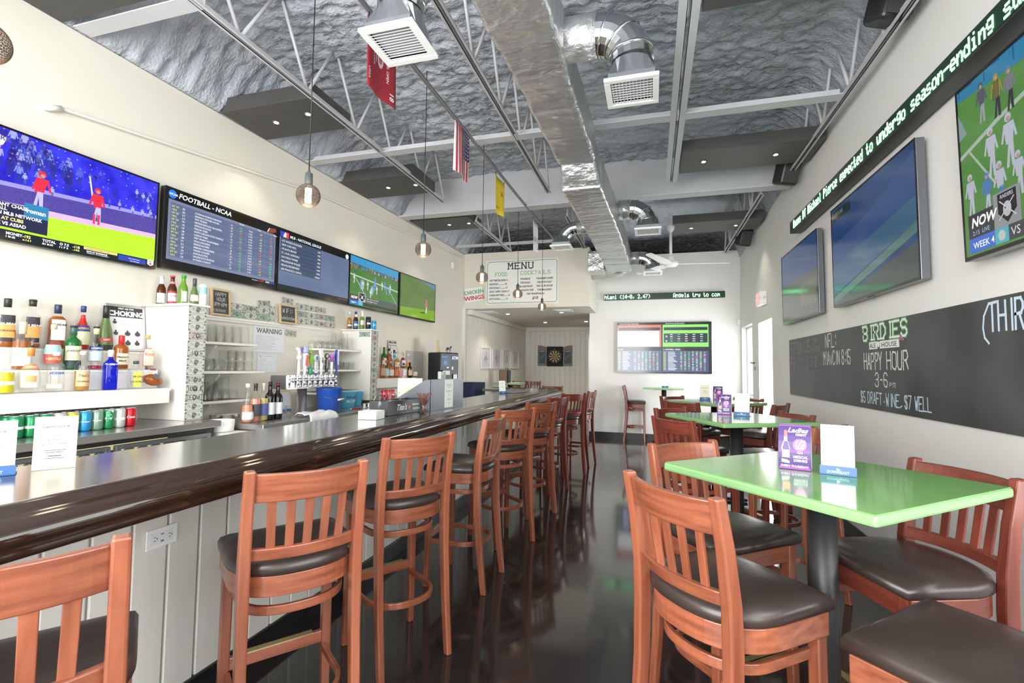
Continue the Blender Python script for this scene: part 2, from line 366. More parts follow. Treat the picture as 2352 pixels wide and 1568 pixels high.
struct(MB().bx(-4.5, 2.4, -2.5, 14.2, 4.45, 4.6, steelp).build('ceiling_deck'))
struct(MB().bx(-4.5, 2.4, 13.8, 13.9, 0, 4.5, steelp).bx(XR+.02, XR+.16, YF, 13.9, 0, 4.5, steelp).bx(-4.3, -4.1, -2, 13.9, 3.4, 4.5, steelp).build('wall_outer'))
# far strips above the wall tops

# steel: girder, cross angles, bar joists
g = MB()
g.bx(-3.645, XR-.02, 6.38, 6.56, 3.65, 3.672, steelp).bx(-3.645, XR-.02, 6.455, 6.47, 3.672, 4.3, steelp)
tag(g.build('steel_girder', bevel=.003), 'deep grey-painted steel I-beam spanning the ceiling wall to wall', 'beam')
for nm, y, a, b, lb in (('cross_angle', 2.22, -3.7, -2.7, 'short grey steel brace by the near left ceiling panel'), ('cross_angle', 4.42, -3.66, XR-.15, 'long grey steel brace crossing the ceiling above the flags'), ('cross_angle', 8.35, -3.55, -1.55, 'thin grey brace far back in front of the menu wall')):
    t = .03 if y > 8 else .055
    tag(MB().bx(a, b, y-t, y+t, 3.652, 3.66, steelp).bx(a, b, y+t-.008, y+t, 3.66, 3.66+t*1.6, steelp).build(nm), lb, 'brace', 'ceiling braces')
def joist(x, ya, yb, lb, wide=.065, dx=.018):
    t = thing('bar_joist', lb, 'joist', (x, ya, 3.65), 0, 'bar joists under the foam')
    L = yb-ya
    m = MB().bx(-wide/2, -.010, 0, L, 0, .006, steelp).bx(-.014, -.010, 0, L, 0, .045, steelp)
    m.bx(.010, wide/2, 0, L, 0, .006, steelp).bx(.010, .014, 0, L, 0, .045, steelp)
    m.build('bottom_chord', t)
    n = max(2, int(L/.62)); st = L/n
    for k in range(n):
        for a_, b_ in ((k*st, (k+.5)*st), ((k+1)*st, (k+.5)*st)):
            MB().cyl((0, a_, .02), (0, b_, .62), .013, steelp, n=8).build('web_rod', t)
    return t
joist(-2.72, 1.2, 5.97, 'grey bar joist above the bar with round web rods, near left')
joist(-1.26, 1.2, 5.97, 'grey bar joist between the hanging flags and the silver duct')
joist(.23, 1.2, 5.97, 'wide double bar joist right of the silver duct', .13)
joist(-2.62, 6.94, 8.9, 'short bar joist beyond the girder over the bar end')
joist(-1.20, 7.0, 8.95, 'short bar joist beyond the girder beside the duct')
joist(1.35, 6.7, 9.9, 'bar joist beyond the girder along the right wall')
joist(1.52, 1.2, 6.2, 'bar joist hugging the right wall top')
# round conduit rail carrying the flags
tag(MB().tube([(-1.71, .6, 3.66), (-1.70, 3, 3.65), (-1.68, 6, 3.66), (-1.63, 8.3, 3.66)], .017, mat('dull_conduit', (.22, .22, .23), .4, metal=.5)).build('conduit_rail'), 'dark metal conduit rail running lengthwise that the flags hang from', 'conduit')
# pipe along the left wall
tag(MB().tube([atl(p, .03) for p in ((105, 247), (139, 249), (688, 431), (745, 452), (1010, 569), (1062, 592))], .011, creamw).tube([atl((105, 247), .0), atl((105, 247), .03), atl((141, 250), .03)], .02, creamw).build('wall_pipe'), 'thin cream pipe sloping along the left wall above the screens', 'pipe')
# dark ceiling panels with two spots each
spotm = mat('spot_lens', (1, .9, .75), .3, emit=26, ecol=(1, .86, .66))
def panel(xa, xb, ya, yb, lb, spots):
    t = thing('ceiling_panel', lb, 'ceiling panel', ((xa+xb)/2, (ya+yb)/2, 3.66), 0, 'charcoal ceiling panels')
    hx, hy = (xb-xa)/2, (yb-ya)/2
    MB().bx(-hx, hx, -hy, hy, 0, .13, panelm).build('panel', t, bevel=.004)
    for sx, sy in spots:
        s = MB().lathe([(.037, -.004), (.037, 0)], greyp, (sx, sy, 0), n=16).build('spotlight', t)
        MB().lathe([(.021, -.006), (.021, -.002)], spotm, (sx, sy, 0), n=14).build('lens', s)
        l = bpy.data.lights.new('spot_light', 'SPOT'); l.energy = 14; l.spot_size = 1.6; l.spot_blend = .6; l.color = (1, .86, .68); l.shadow_soft_size = .03
        lo = bpy.data.objects.new('spot_light', l); C.objects.link(lo); lo.location = ((xa+xb)/2+sx, (ya+yb)/2+sy, 3.64)
    return t
panel(-3.74, -2.74, 1.45, 2.13, 'charcoal ceiling panel at the near left, cut by the frame', [])
panel(-3.70, -2.73, 3.31, 3.85, 'charcoal panel with two spots, nearest whole one on the left', [(-.12, 0), (.27, -.05)])
panel(-3.68, -2.68, 5.0, 5.6, 'charcoal panel with two spots, second on the left', [(0, 0), (.38, 0)])
panel(-3.60, -2.64, 6.66, 7.26, 'charcoal panel with two spots beyond the girder, left side', [(.05, 0), (.38, 0)])
panel(.31, 1.62, 5.19, 5.75, 'charcoal panel with two spots by the right wall loudspeaker', [(-.42, 0), (.28, 0)])
panel(.32, 1.60, 7.75, 8.36, 'charcoal panel with two spots beyond the fan, right side', [(-.35, 0), (.3, 0)])
panel(.31, 1.60, 2.35, 3.13, 'charcoal ceiling panel at the near right, cut by the frame', [])
# ---------------------------------------------------------------- ducts
def boxsweep(mb, secs, m):
    vs = []
    for (xa, xb, y, za, zb) in secs: vs += [(xa, y, za), (xb, y, za), (xb, y, zb), (xa, y, zb)]
    K = len(secs)
    fs = [(i*4+k, i*4+(k+1) % 4, (i+1)*4+(k+1) % 4, (i+1)*4+k) for i in range(K-1) for k in range(4)]+[(3, 2, 1, 0), tuple((K-1)*4+k for k in range(4))]
    return mb.add(vs, fs, m)
dt = thing('main_air_duct', 'long foil-wrapped rectangular air duct dropping under the girder', 'duct', (-.8, 5, 3.5))
def relp(mb): 
    mb.V = [(x+.8, y-5, z-3.5) for x, y, z in mb.V]; return mb
def wr(lst, seg):
    out = []
    for i in range(len(lst)-1):
        a, b = lst[i], lst[i+1]
        for k in range(seg):
            t = k/seg; out.append(tuple(a[j]+(b[j]-a[j])*t for j in range(5)))
    out.append(lst[-1]); return out
near = [(-.91, -.53, -.5, 3.36, 3.66), (-.91, -.53, 2.35, 3.36, 3.66), (-.875, -.525, 3.17, 3.36, 3.66), (-.85, -.50, 4.46, 3.36, 3.64)]
def wr2(lst, seg, amp):
    return [(a-random.uniform(0, amp), b+random.uniform(0, amp), y, c-random.uniform(0, amp*1.6), d) for a, b, y, c, d in wr(lst, seg)]
random.seed(3)
relp(boxsweep(MB(), wr2(near, 14, .014), foil)).build('near_section', dt, bevel=.03, seg=3)
relp(boxsweep(MB(), [(-.83, -.51, 4.45, 3.35, 3.64), (-.835, -.49, 4.53, 3.25, 3.55), (-.84, -.46, 4.62, 3.15, 3.45)], foil)).build('drop_section', dt, bevel=.03, seg=3)
far = [(-.84, -.46, 4.60, 3.15, 3.46), (-.78, -.38, 6.5, 3.15, 3.46), (-.76, -.34, 8.8, 3.15, 3.45)]
relp(boxsweep(MB(), wr2(far, 16, .012), foil)).build('far_section', dt, bevel=.03, seg=3)
relp(MB().tube([(-.55, 8.75, 3.31), (-.56, 9.0, 3.31), (-.62, 9.2, 3.31), (-.78, 9.33, 3.31), (-1.1, 9.35, 3.31)], .185, foil, n=20)).build('end_elbow', dt)
relp(MB().bx(-1.09, -.80, 8.55, 8.95, 3.14, 3.5, foil)).build('end_box', dt, bevel=.01)
tapem = foil
for y, z0, xa, xb in ((2.15, 3.36, -.88, -.54), (2.75, 3.36, -.865, -.54), (3.5, 3.36, -.845, -.535), (4.35, 3.36, -.83, -.51), (4.75, 3.15, -.835, -.455), (5.6, 3.15, -.80, -.42), (6.6, 3.15, -.78, -.38), (7.5, 3.15, -.77, -.36), (8.1, 3.15, -.765, -.35)):
    relp(MB().bx(xa-.010, xb+.010, y-.018, y+.018, z0-.010, z0+.30, tapem)).build('tape_band', dt, bevel=.02)
def diffuser(cx, cy, zg, side, xs, zc, lb, s=.28, r=.125, ribs=9, cross=True):
    """round branch from the duct at xs turning down to a square grille at (cx, cy, zg)"""
    t = thing('air_diffuser', lb, 'air vent', (cx, cy, zg), 0, 'silver duct branches with white grilles')
    pts = []; rr = abs(cx-xs)
    bend = min(.21, rr*.62)
    pts.append((xs-cx, 0, zc-zg)); sgn = 1 if cx > xs else -1
    for k in range(0, 7):
        a = PI/2*k/6; pts.append((-sgn*bend*(1-math.sin(a)), 0, zc-zg-bend*(1-math.cos(a))))
    pts.append((0, 0, .17))
    MB().tube(pts[:2]+pts[1:2], r, foil, n=20).build('foil_collar', t)
    MB().tube(pts[1:], r, galv, n=20, sm=False).build('elbow', t)
    for k in (2, 4, 6): 
        p, qv = Vector(pts[k]), Vector(pts[k+1]); d = (qv-p).normalized()*.006
        MB().cyl(p-d, p+d, r+.006, galv, n=20).build('seam', t)
    # round to square
    n = 24; vs = []
    for k in range(n): a = 2*PI*k/n; vs.append((r*math.cos(a), r*math.sin(a), .17))
    for k in range(n):
        a = 2*PI*k/n; q = 1/max(abs(math.cos(a)), abs(math.sin(a))); vs.append((s*.46*q*math.cos(a), s*.46*q*math.sin(a), .06))
    for k in range(n): x, y, _ = vs[n+k]; vs.append((x, y, .02))
    fs = [(i*n+k, (i+1)*n+k, (i+1)*n+(k+1) % n, i*n+(k+1) % n) for i in (0, 1) for k in range(n)]
    MB().add(vs, fs, galv).build('transition', t)
    h = s/2+.012; b = .035
    MB().bx(-h, h, -h, -h+b, 0, .022, white).bx(-h, h, h-b, h, 0, .022, white).bx(-h, -h+b, -h+b, h-b, 0, .022, white).bx(h-b, h, -h+b, h-b, 0, .022, white).build('grille_frame', t, bevel=.003)
    lo = MB().box((0, 0, .012), (2*h-2*b, .014, .003), white, M=Matrix.Rotation(.6, 4, 'X')).build('louver', t, link=False)
    for k in range(ribs):
        c = lo if k == 0 else lo.copy(); C.objects.link(c); c.parent = t; c.location = (0, -h+b+(2*h-2*b)*(k+.5)/ribs, 0)
    if cross:
        lm = MB()
        for k in range(ribs+3):
            x = -h+b+(2*h-2*b)*(k+.5)/(ribs+3); lm.bx(x-.0015, x+.0015, -h+b, h-b, .004, .012, white)
        lm.build('cross_vanes', t)['kind'] = 'stuff'
    MB().bx(-h+b, h-b, -h+b, h-b, .03, .032, mat('vent_shadow', (.45, .46, .5), .7)).build('louver_shade', t)  # grey sheet whose colour stands for the shade behind the louvers
diffuser(-.11, 2.95, 3.10, 1, -.56, 3.50, 'near right silver duct elbow with large white grille', .29, .13, 9)
diffuser(-1.27, 2.19, 3.10, -1, -.86, 3.50, 'near left silver duct outlet with white louvered grille by the red flag', .28, .12, 12, False)
diffuser(-.04, 6.10, 3.10, 1, -.40, 3.40, 'second silver elbow with white grille on the duct\'s right', .29, .12, 8)
diffuser(.02, 8.25, 2.99, 1, -.37, 3.26, 'farthest silver elbow with white grille, left of the fan', .28, .11, 6)
diffuser(-1.21, 6.65, 3.10, -1, -.79, 3.38, 'silver elbow and white grille on the duct\'s left, before the menu wall', .27, .09, 6)
# ceiling fan
t = thing('ceiling_fan', 'white ceiling fan on a long downrod before the far wall', 'fan', (.29, 7.8, 3.04))
MB().cyl((0, 0, .06), (0, 0, .56), .022, white).build('downrod', t)
MB().lathe([(.02, .50), (.055, .55), (.06, .60), (.03, .62)], white, n=20).build('canopy', t)
MB().lathe([(.022, .14), (.045, .12), (.05, .05), (.03, .04)], white, n=20).build('motor_neck', t)
MB().lathe([(.03, -.035), (.09, -.03), (.115, 0), (.11, .03), (.03, .045)], white, n=28).build('motor', t)
MB().bx(-.03, -.012, -.02, .02, .56, .80, steelp).bx(.012, .03, -.02, .02, .56, .80, steelp).build('hanger_bracket', t)
for k in range(3):
    a = .12+2*PI*k/3; M = Matrix.Rotation(a, 4, 'Z') @ Matrix.Rotation(.16, 4, 'X')
    MB().prism([(.1, -.06), (.25, -.08), (.84, -.045), (.86, 0), (.84, .045), (.25, .07), (.1, .05)], .0, .006, white, M).build('blade', t)
# ---------------------------------------------------------------- pendants
glow = mat('warm_filament_tube', (1, .9, .7), .4, emit=9, ecol=(1, .80, .52))
smoky = mat('smoky_bulb', (.9, .72, .6), .05, trans=1, ior=1.05)
PL = ['pendant lamp cut by the left edge of the frame', 'nearest whole mesh globe pendant on a black cord', 'second mesh globe pendant, over the tap tower', 'third mesh globe pendant, left of the menu board', 'fourth mesh globe pendant, in front of the menu board', 'farthest mesh globe pendant, right of the menu lettering']
cage = None
for k, p in enumerate([(-38, 95), (708, 449), (972, 573), (1107, 637), (1189, 675), (1245, 704)]):
    Y = 1.03+1.455*k
    P = aty(p, Y); r = .071
    t = thing('pendant_lamp', PL[k], 'pendant lamp', P, 0, 'mesh globe pendants over the bar')
    MB().cyl((0, 0, .16), (0, 0, 4.15-P.z), .0035, blackm, n=6).build('cord', t)
    MB().lathe([(.006, .165), (.008, .145), (.022, .14), (.024, .085), (.021, .06)], mat('grey_socket', (.09, .1, .1), .5), n=18).build('socket', t)
    MB().lathe([(.02, -.045), (.02, .045)], glow, n=14).build('filament', t)
    if cage is None:
        me = bpy.data.meshes.new('mesh_globe'); bm = bmesh.new(); bmesh.ops.create_icosphere(bm, subdivisions=4, radius=r)
        bmesh.ops.delete(bm, geom=[v for v in bm.verts if v.co.z > .066], context='VERTS'); bm.to_mesh(me); bm.free(); me.materials.append(meshm); cage = me
    o = bpy.data.objects.new('mesh_globe', cage); C.objects.link(o); o.parent = t
    wm = o.modifiers.new('wire', 'WIREFRAME'); wm.thickness = .0022
    MB().lathe([(.001, -.069), (.03, -.064), (.034, -.06), (.03, -.058)], mat('pale_bulb_base', (.7, .6, .52), .4), n=16).build('bottom_cap', t)
    l = bpy.data.lights.new('pendant_light', 'POINT'); l.energy = 3; l.color = (1, .78, .5); l.shadow_soft_size = .07
    lo = bpy.data.objects.new('pendant_light', l); C.objects.link(lo); lo.location = P-Vector((0, 0, .1))
# ---------------------------------------------------------------- flags
def flag(name, lb, y, z, wid, ht, base, art, wave=.02, tilt=0):
    t = thing(name, lb, 'flag', (-1.69, y, z), 0, 'flags on the conduit rail')
    M = fr((0, 0, 0), (0, 1, 0))
    mb = MB(); art(mb)
    n = 10
    def bend(v):
        x, yy, zz = v; ww = wave*math.sin(x/wid*7+y*3)*(.3+.7*min(1, -yy/ht)); return M @ Vector((x, yy-x*tilt, zz+ww))
    # densified cloth
    cl = MB()
    vs = [(wid*i/n, -ht*j/6, 0) for j in range(7) for i in range(n+1)]
    cl.add(vs, [(j*(n+1)+i, (j+1)*(n+1)+i, (j+1)*(n+1)+i+1, j*(n+1)+i+1) for j in range(6) for i in range(n)], base, None, True)
    cl.V = [tuple(bend(v)) for v in cl.V]; c = cl.build('cloth', t); sm = c.modifiers.new('s', 'SOLIDIFY'); sm.thickness = .002; sm.offset = 0
    mb.V = [tuple(bend((v[0], v[1], v[2]+.004))) for v in mb.V]
    if mb.V: mb.build('print', t)
    for yy in (.02, wid-.02): MB().cyl((0, yy, -.01), (0, yy, .03), .004, blackm, n=6).build('clip', t)
W1 = flat((.9, .9, .9))
def subdiv_strip(mb, u0, v0, u1, v1, m, n=8):
    for k in range(n): mb.q(u0+(u1-u0)*k/n, v0, u0+(u1-u0)*(k+1)/n, v1, m)
def redart(mb):
    vert = lambda s, x, y, h: mb.text(s, 0, 0, h, W1, bold=.01, fn=lambda p: (x+p[1], y-p[0], 0))
    vert('USGA', .012, -.32, .022); vert('SHINNECOCK', .075, -.10, .02); vert('HILLS', .045, -.12, .018)
    vert('18', .27, -.36, .045); vert('U.S. OPEN', .235, -.17, .024)
    mb.disc(.165, -.20, .035, flat((.72, .6, .6)), ry=.055); mb.disc(.165, -.195, .02, flat((.45, .12, .14)), w=.001, ry=.035)
    mb.line([(.11, -.08), (.12, -.15), (.11, -.24)], .006, W1)
flag('red_golf_flag', 'dark red golf flag with white print, hanging by the near vent', 2.52, 3.6, .345, .45, mat('red_flag_cloth', (.34, .02, .035), .7), redart, .012, -.05)
def usart(mb):
    rd = flat((.55, .04, .06))
    for k in range(0, 7): subdiv_strip(mb, .03+k*.045, -.46, .03+k*.045+.022, 0, rd, 1)
    subdiv_strip(mb, .16, -.26, .34, 0, flat((.03, .05, .14)), 6)
    for a in range(5):
        for b in range(7): mb.disc(.18+a*.034, -.02-b*.036, .008, W1, w=.002, n=5)
flag('striped_flag', 'star and stripe flag hanging vertically from the conduit rail', 3.92, 3.64, .34, .46, mat('white_flag_cloth', (.8, .8, .8), .7), usart, .02)
def yart(mb): mb.text('18', 0, 0, .05, flat((.5, .03, .04)), bold=.01, shear=.2, fn=lambda p: (.2+p[1], -.12-p[0], 0)); mb.chalk('SOMI', .07, -.36, .03, flat((.1, .1, .1)), jit=.6)
flag('yellow_golf_flag', 'yellow golf pin flag with red numerals, third along the rail', 5.08, 3.6, .36, .42, mat('yellow_flag_cloth', (.85, .62, .02), .7), yart, .02)
def wart(mb): mb.chalk('MRS', .1, -.3, .07, flat((.08, .08, .1)), jit=.6); mb.text('18', 0, 0, .04, flat((.08, .1, .3)), fn=lambda p: (.24+p[1], -.36-p[0], 0))
flag('white_golf_flag', 'white golf pin flag with dark print, farthest along the rail', 6.86, 3.62, .33, .44, mat('white_flag_cloth', (.8, .8, .8), .7), wart, .02)
# loudspeakers on the right wall
for P, lb in ((aty((1806, 396), 6.05), 'black loudspeaker under the right ceiling panel'), (aty((1708, 545), 8.75), 'black loudspeaker at the far right corner of the ceiling'), (aty((2045, 0), 3.55), 'black loudspeaker at the top edge by the long ticker')):
    t = thing('loudspeaker', lb, 'speaker', P, .5, 'black loudspeakers on the right wall')
    MB().prism([(-.11, -.09), (.08, -.12), (.12, -.02), (.12, .08), (-.06, .11), (-.12, .05)], -.14, .14, blackp, Matrix.Rotation(.35, 4, 'X')).build('cabinet', t, bevel=.03, seg=3)
    MB().prism([(-.10, -.100), (.07, -.127), (.07, -.122), (-.10, -.095)], -.11, .11, mat('speaker_grille', (.05, .05, .05), .7), Matrix.Rotation(.35, 4, 'X')).build('grille', t)
    MB().cyl((.05, .03, .1), (XR-P.x+.02, .12, .2), .012, greyp).build('bracket', t)
# ================================================================ screens
def tv(name, lb, M, W, Hh, art, group, dep=.05, base=(.01, .01, .012), pic=None):
    t = thing(name, lb, 'television', M=M, group=group)
    MB().box((W/2, Hh/2, -dep/2), (W, Hh, dep), greyp if 'right wall' in group else blackp).build('housing', t, bevel=.004)
    b = .012; f = MB().bx(0, W, 0, b*1.6, 0, .004, blackg).bx(0, W, Hh-b, Hh, 0, .004, blackg).bx(0, b, b*1.6, Hh-b, 0, .004, blackg).bx(W-b, W, b*1.6, Hh-b, 0, .004, blackg)
    f.build('bezel', t)
    MB().bx(W*.35, W*.65, Hh*.2, Hh*.8, -dep-.05, -dep, blackp).build('wall_mount', t)
    MB().bx(W*.47, W*.53, -.008, 0, -.02, -.005, greyp).build('sensor_bar', t)
    s = MB().q(b, b*1.6, W-b, Hh-b, pic or flat(base, rough=.1), .001).build('screen', t)
    mb = MB(); mb2 = []
    art(mb, W, Hh)
    # clip to the screen
    if mb.V:
        mb.V = [(min(max(x, b), W-b), min(max(y, b*1.6), Hh-b), z+.0015) for x, y, z in mb.V]; mb.build('picture', s)
    return t
def E_(c, e=1.0): return flat(c, e, .12)
def screenmat(name, c1, c2, sc, e, thr=.2, dots=None):
    m = mat(name, tuple(x*.08 for x in c1), .12); N = m.node_tree.nodes; L = m.node_tree.links; b = N['Principled BSDF']
    tc = N.new('ShaderNodeTexCoord'); mp = N.new('ShaderNodeMapping'); mp.inputs['Scale'].default_value = sc; L.new(tc.outputs['Object'], mp.inputs[0])
    n = N.new('ShaderNodeTexNoise'); n.inputs['Scale'].default_value = 1; n.inputs['Detail'].default_value = 4; L.new(mp.outputs[0], n.inputs[0])
    r = N.new('ShaderNodeMapRange'); r.inputs[1].default_value = .5-thr; r.inputs[2].default_value = .5+thr; L.new(n.outputs[0], r.inputs[0])
    mx = N.new('ShaderNodeMix'); mx.data_type = 'RGBA'; L.new(r.outputs[0], mx.inputs[0]); mx.inputs[6].default_value = tuple(c1)+(1,); mx.inputs[7].default_value = tuple(c2)+(1,)
    out = mx.outputs[2]
    if dots:
        v = N.new('ShaderNodeTexVoronoi'); mp2 = N.new('ShaderNodeMapping'); mp2.inputs['Scale'].default_value = dots[0]; L.new(tc.outputs['Object'], mp2.inputs[0]); L.new(mp2.outputs[0], v.inputs['Vector']); v.inputs['Scale'].default_value = 1; v.inputs['Randomness'].default_value = .35
        lt = N.new('ShaderNodeMath'); lt.operation = 'LESS_THAN'; lt.inputs[1].default_value = dots[1]; L.new(v.outputs[0], lt.inputs[0])
        m2 = N.new('ShaderNodeMix'); m2.data_type = 'RGBA'; L.new(lt.outputs[0], m2.inputs[0]); L.new(out, m2.inputs[6]); m2.inputs[7].default_value = tuple(dots[2])+(1,); out = m2.outputs[2]
    L.new(out, b.inputs['Emission Color']); b.inputs['Emission Strength'].default_value = e
    return m
def fig(mb, x, y, h, top, legs, skin=(.5, .3, .25), e=.8, w=.001, lean=0):
    """a small standing player on a screen"""
    T, G, K = E_(top, e), E_(legs, e), E_(skin, e)
    mb.poly([(x-.10*h, y), (x-.02*h, y+.45*h), (x+.03*h, y+.45*h), (x-.03*h, y)], G, w); mb.poly([(x+.04*h, y), (x-.0*h, y+.45*h), (x+.10*h, y+.45*h), (x+.11*h, y)], G, w)
    mb.poly([(x-.08*h, y+.42*h), (x+.10*h, y+.42*h), (x+.14*h+lean*h, y+.80*h), (x-.12*h+lean*h, y+.80*h)], T, w)
    mb.line([(x-.10*h+lean*h, y+.76*h), (x-.17*h+lean*h, y+.5*h)], .05*h, T, w); mb.line([(x+.12*h+lean*h, y+.76*h), (x+.18*h+lean*h, y+.52*h)], .05*h, T, w)
    mb.disc(x+lean*h, y+.9*h, .085*h, T if h < .12 else E_(top, e), w+.0003, n=10); mb.disc(x+.01*h+lean*h, y+.87*h, .05*h, K, w+.0006, n=8)
def baseball(mb, W, Hh):
    X = lambda u: u*W; Y = lambda v: v*Hh
    mb.poly([(0, Y(.45)), (W, Y(.58)), (W, Y(.615)), (0, Y(.49))], E_((.30, .27, .72), .9), .0002)
    mb.poly([(0, Y(.28)), (W, Y(.39)), (W, Y(.58)), (0, Y(.45))], screenmat('screen_brick_wall', (.07, .05, .30), (.11, .08, .38), (60, 90, 1), .8), .0002)
    mb.poly([(0, Y(.24)), (W, Y(.35)), (W, Y(.40)), (0, Y(.32))], E_((.62, .42, .72), .9), .0004)
    mb.poly([(0, Y(.09)), (W, Y(.09)), (W, Y(.355)), (0, Y(.25))], screenmat('screen_grass', (.38, .78, .02), (.42, .85, .03), (3, 14, 1), 1.0), .0005)
    random.seed(5)
    for k in range(70):
        u = random.random(); v = random.uniform(.55, .93) if u < .55 else random.uniform(.62, .92)
        if k > 22: u = random.uniform(0, .5)
        c = random.choice(((.08, .12, .65), (.03, .03, .30), (.22, .28, .8), (.05, .05, .4), (.35, .38, .85), (.02, .02, .2)))
        fig(mb, X(u), Y(v-.08), .12 if u < .55 else .06, c, (.03, .04, .3), (.18, .12, .45), .75, .0006)
    for x0_, y0_ in ((.86, .80), (.90, .78), (.93, .75), (.84, .60), (.90, .60), (.95, .62), (.42, .55), (.30, .60)):
        fig(mb, X(x0_), Y(y0_-.06), .07, (.35, .4, .85), (.1, .1, .4), (.3, .2, .5), .8, .0007)
    fig(mb, X(.36), Y(.34), .25, (.75, .03, .06), (.50, .48, .95), w=.002, lean=.06); fig(mb, X(.64), Y(.35), .25, (.75, .03, .06), (.55, .5, .95), w=.002)
    for u in (.628, .652): mb.line([(X(u), Y(.35)), (X(u), Y(.43))], .014, E_((.7, .04, .08), .9), .0023)
    mb.line([(X(.615), Y(.60)), (X(.595), Y(.80))], .010, E_((.6, .6, 1), .9), .0024)
    mb.poly([(X(.13), Y(.93)), (X(.22), Y(.90)), (X(.205), Y(.83)), (X(.15), Y(.76)), (X(.10), Y(.80))], E_((.80, .80, .90), .9), .002); mb.text('PARK', X(.15), Y(.87), .03, E_((.1, .1, .3), .9), .0023, bold=.03); mb.line([(X(.14), Y(.85)), (X(.19), Y(.80))], .014, E_((.8, .1, .12), .9), .0024)
    mb.q(0, 0, W, Y(.095), E_((.012, .014, .03), .6), .002)
    mb.q(0, Y(.115), X(.41), Y(.335), E_((.02, .02, .07), .7), .0021); mb.q(X(.305), Y(.255), X(.41), Y(.375), E_((.03, .22, .45), .8), .0023)
    Wt, Yl = E_((.95, .95, .95), 1), E_((.95, .9, .25), 1)
    for s, x, y, h, m in (('ANT CHASE', .20, .30, .020, Wt), ('ALL', .20, .265, .020, Wt), ('N MLB NETWORK', .20, .225, .020, Wt), ('S AT CUBS', .20, .18, .020, Yl), ('Z VS ASSAD', .20, .135, .020, Wt), ('MONEY', .238, .055, .017, Wt), ('LINE', .238, .02, .017, Wt), ('-192', .305, .055, .017, Yl), ('+161', .305, .02, .017, Yl), ('TOTAL', .39, .055, .017, Wt), ('RUNS', .39, .02, .017, Wt), ('O 7.5', .468, .055, .017, Wt), ('U 7.5', .468, .02, .017, Wt), ('-118', .53, .055, .017, Yl), ('-103', .53, .02, .017, Yl), ('RAYS AT GUARDIANS', .60, .042, .010, Wt), ('SPRINGS VS QUANTRILL', .60, .02, .010, Wt)):
        mb.text(s, X(x), Y(y), h, m, .0028, bold=.03, sx=.95)
    mb.text('roman', X(.315), Y(.29), .027, Wt, .003, bold=.03)
    mb.q(X(.585), Y(.065), X(.765), Y(.092), E_((.75, .6, .2), .9), .0024); mb.text('TODAY ON MLB.TV - 4 ET', X(.60), Y(.07), .009, E_((.1, .1, .1), .5), .003)
    mb.q(X(.77), Y(.02), X(.935), Y(.085), E_((.03, .06, .4), .8), .0024); mb.text("Watch today's free game:", X(.83), Y(.06), .008, Wt, .003, sx=.7); mb.text('mlb.com/freegame', X(.84), Y(.035), .008, Wt, .003, sx=.8)
    mb.poly([(X(.945), Y(.095)), (X(.985), Y(.095)), (X(.985), Y(.045)), (X(.965), Y(.02)), (X(.945), Y(.045))][::-1], E_((.8, .8, .85), .8), .0026); mb.text('LIVE', X(.948), Y(.07), .011, E_((.05, .08, .4), .8), .003, bold=.02); mb.disc(X(.965), Y(.052), .008, E_((.7, .05, .1), .8), .003)
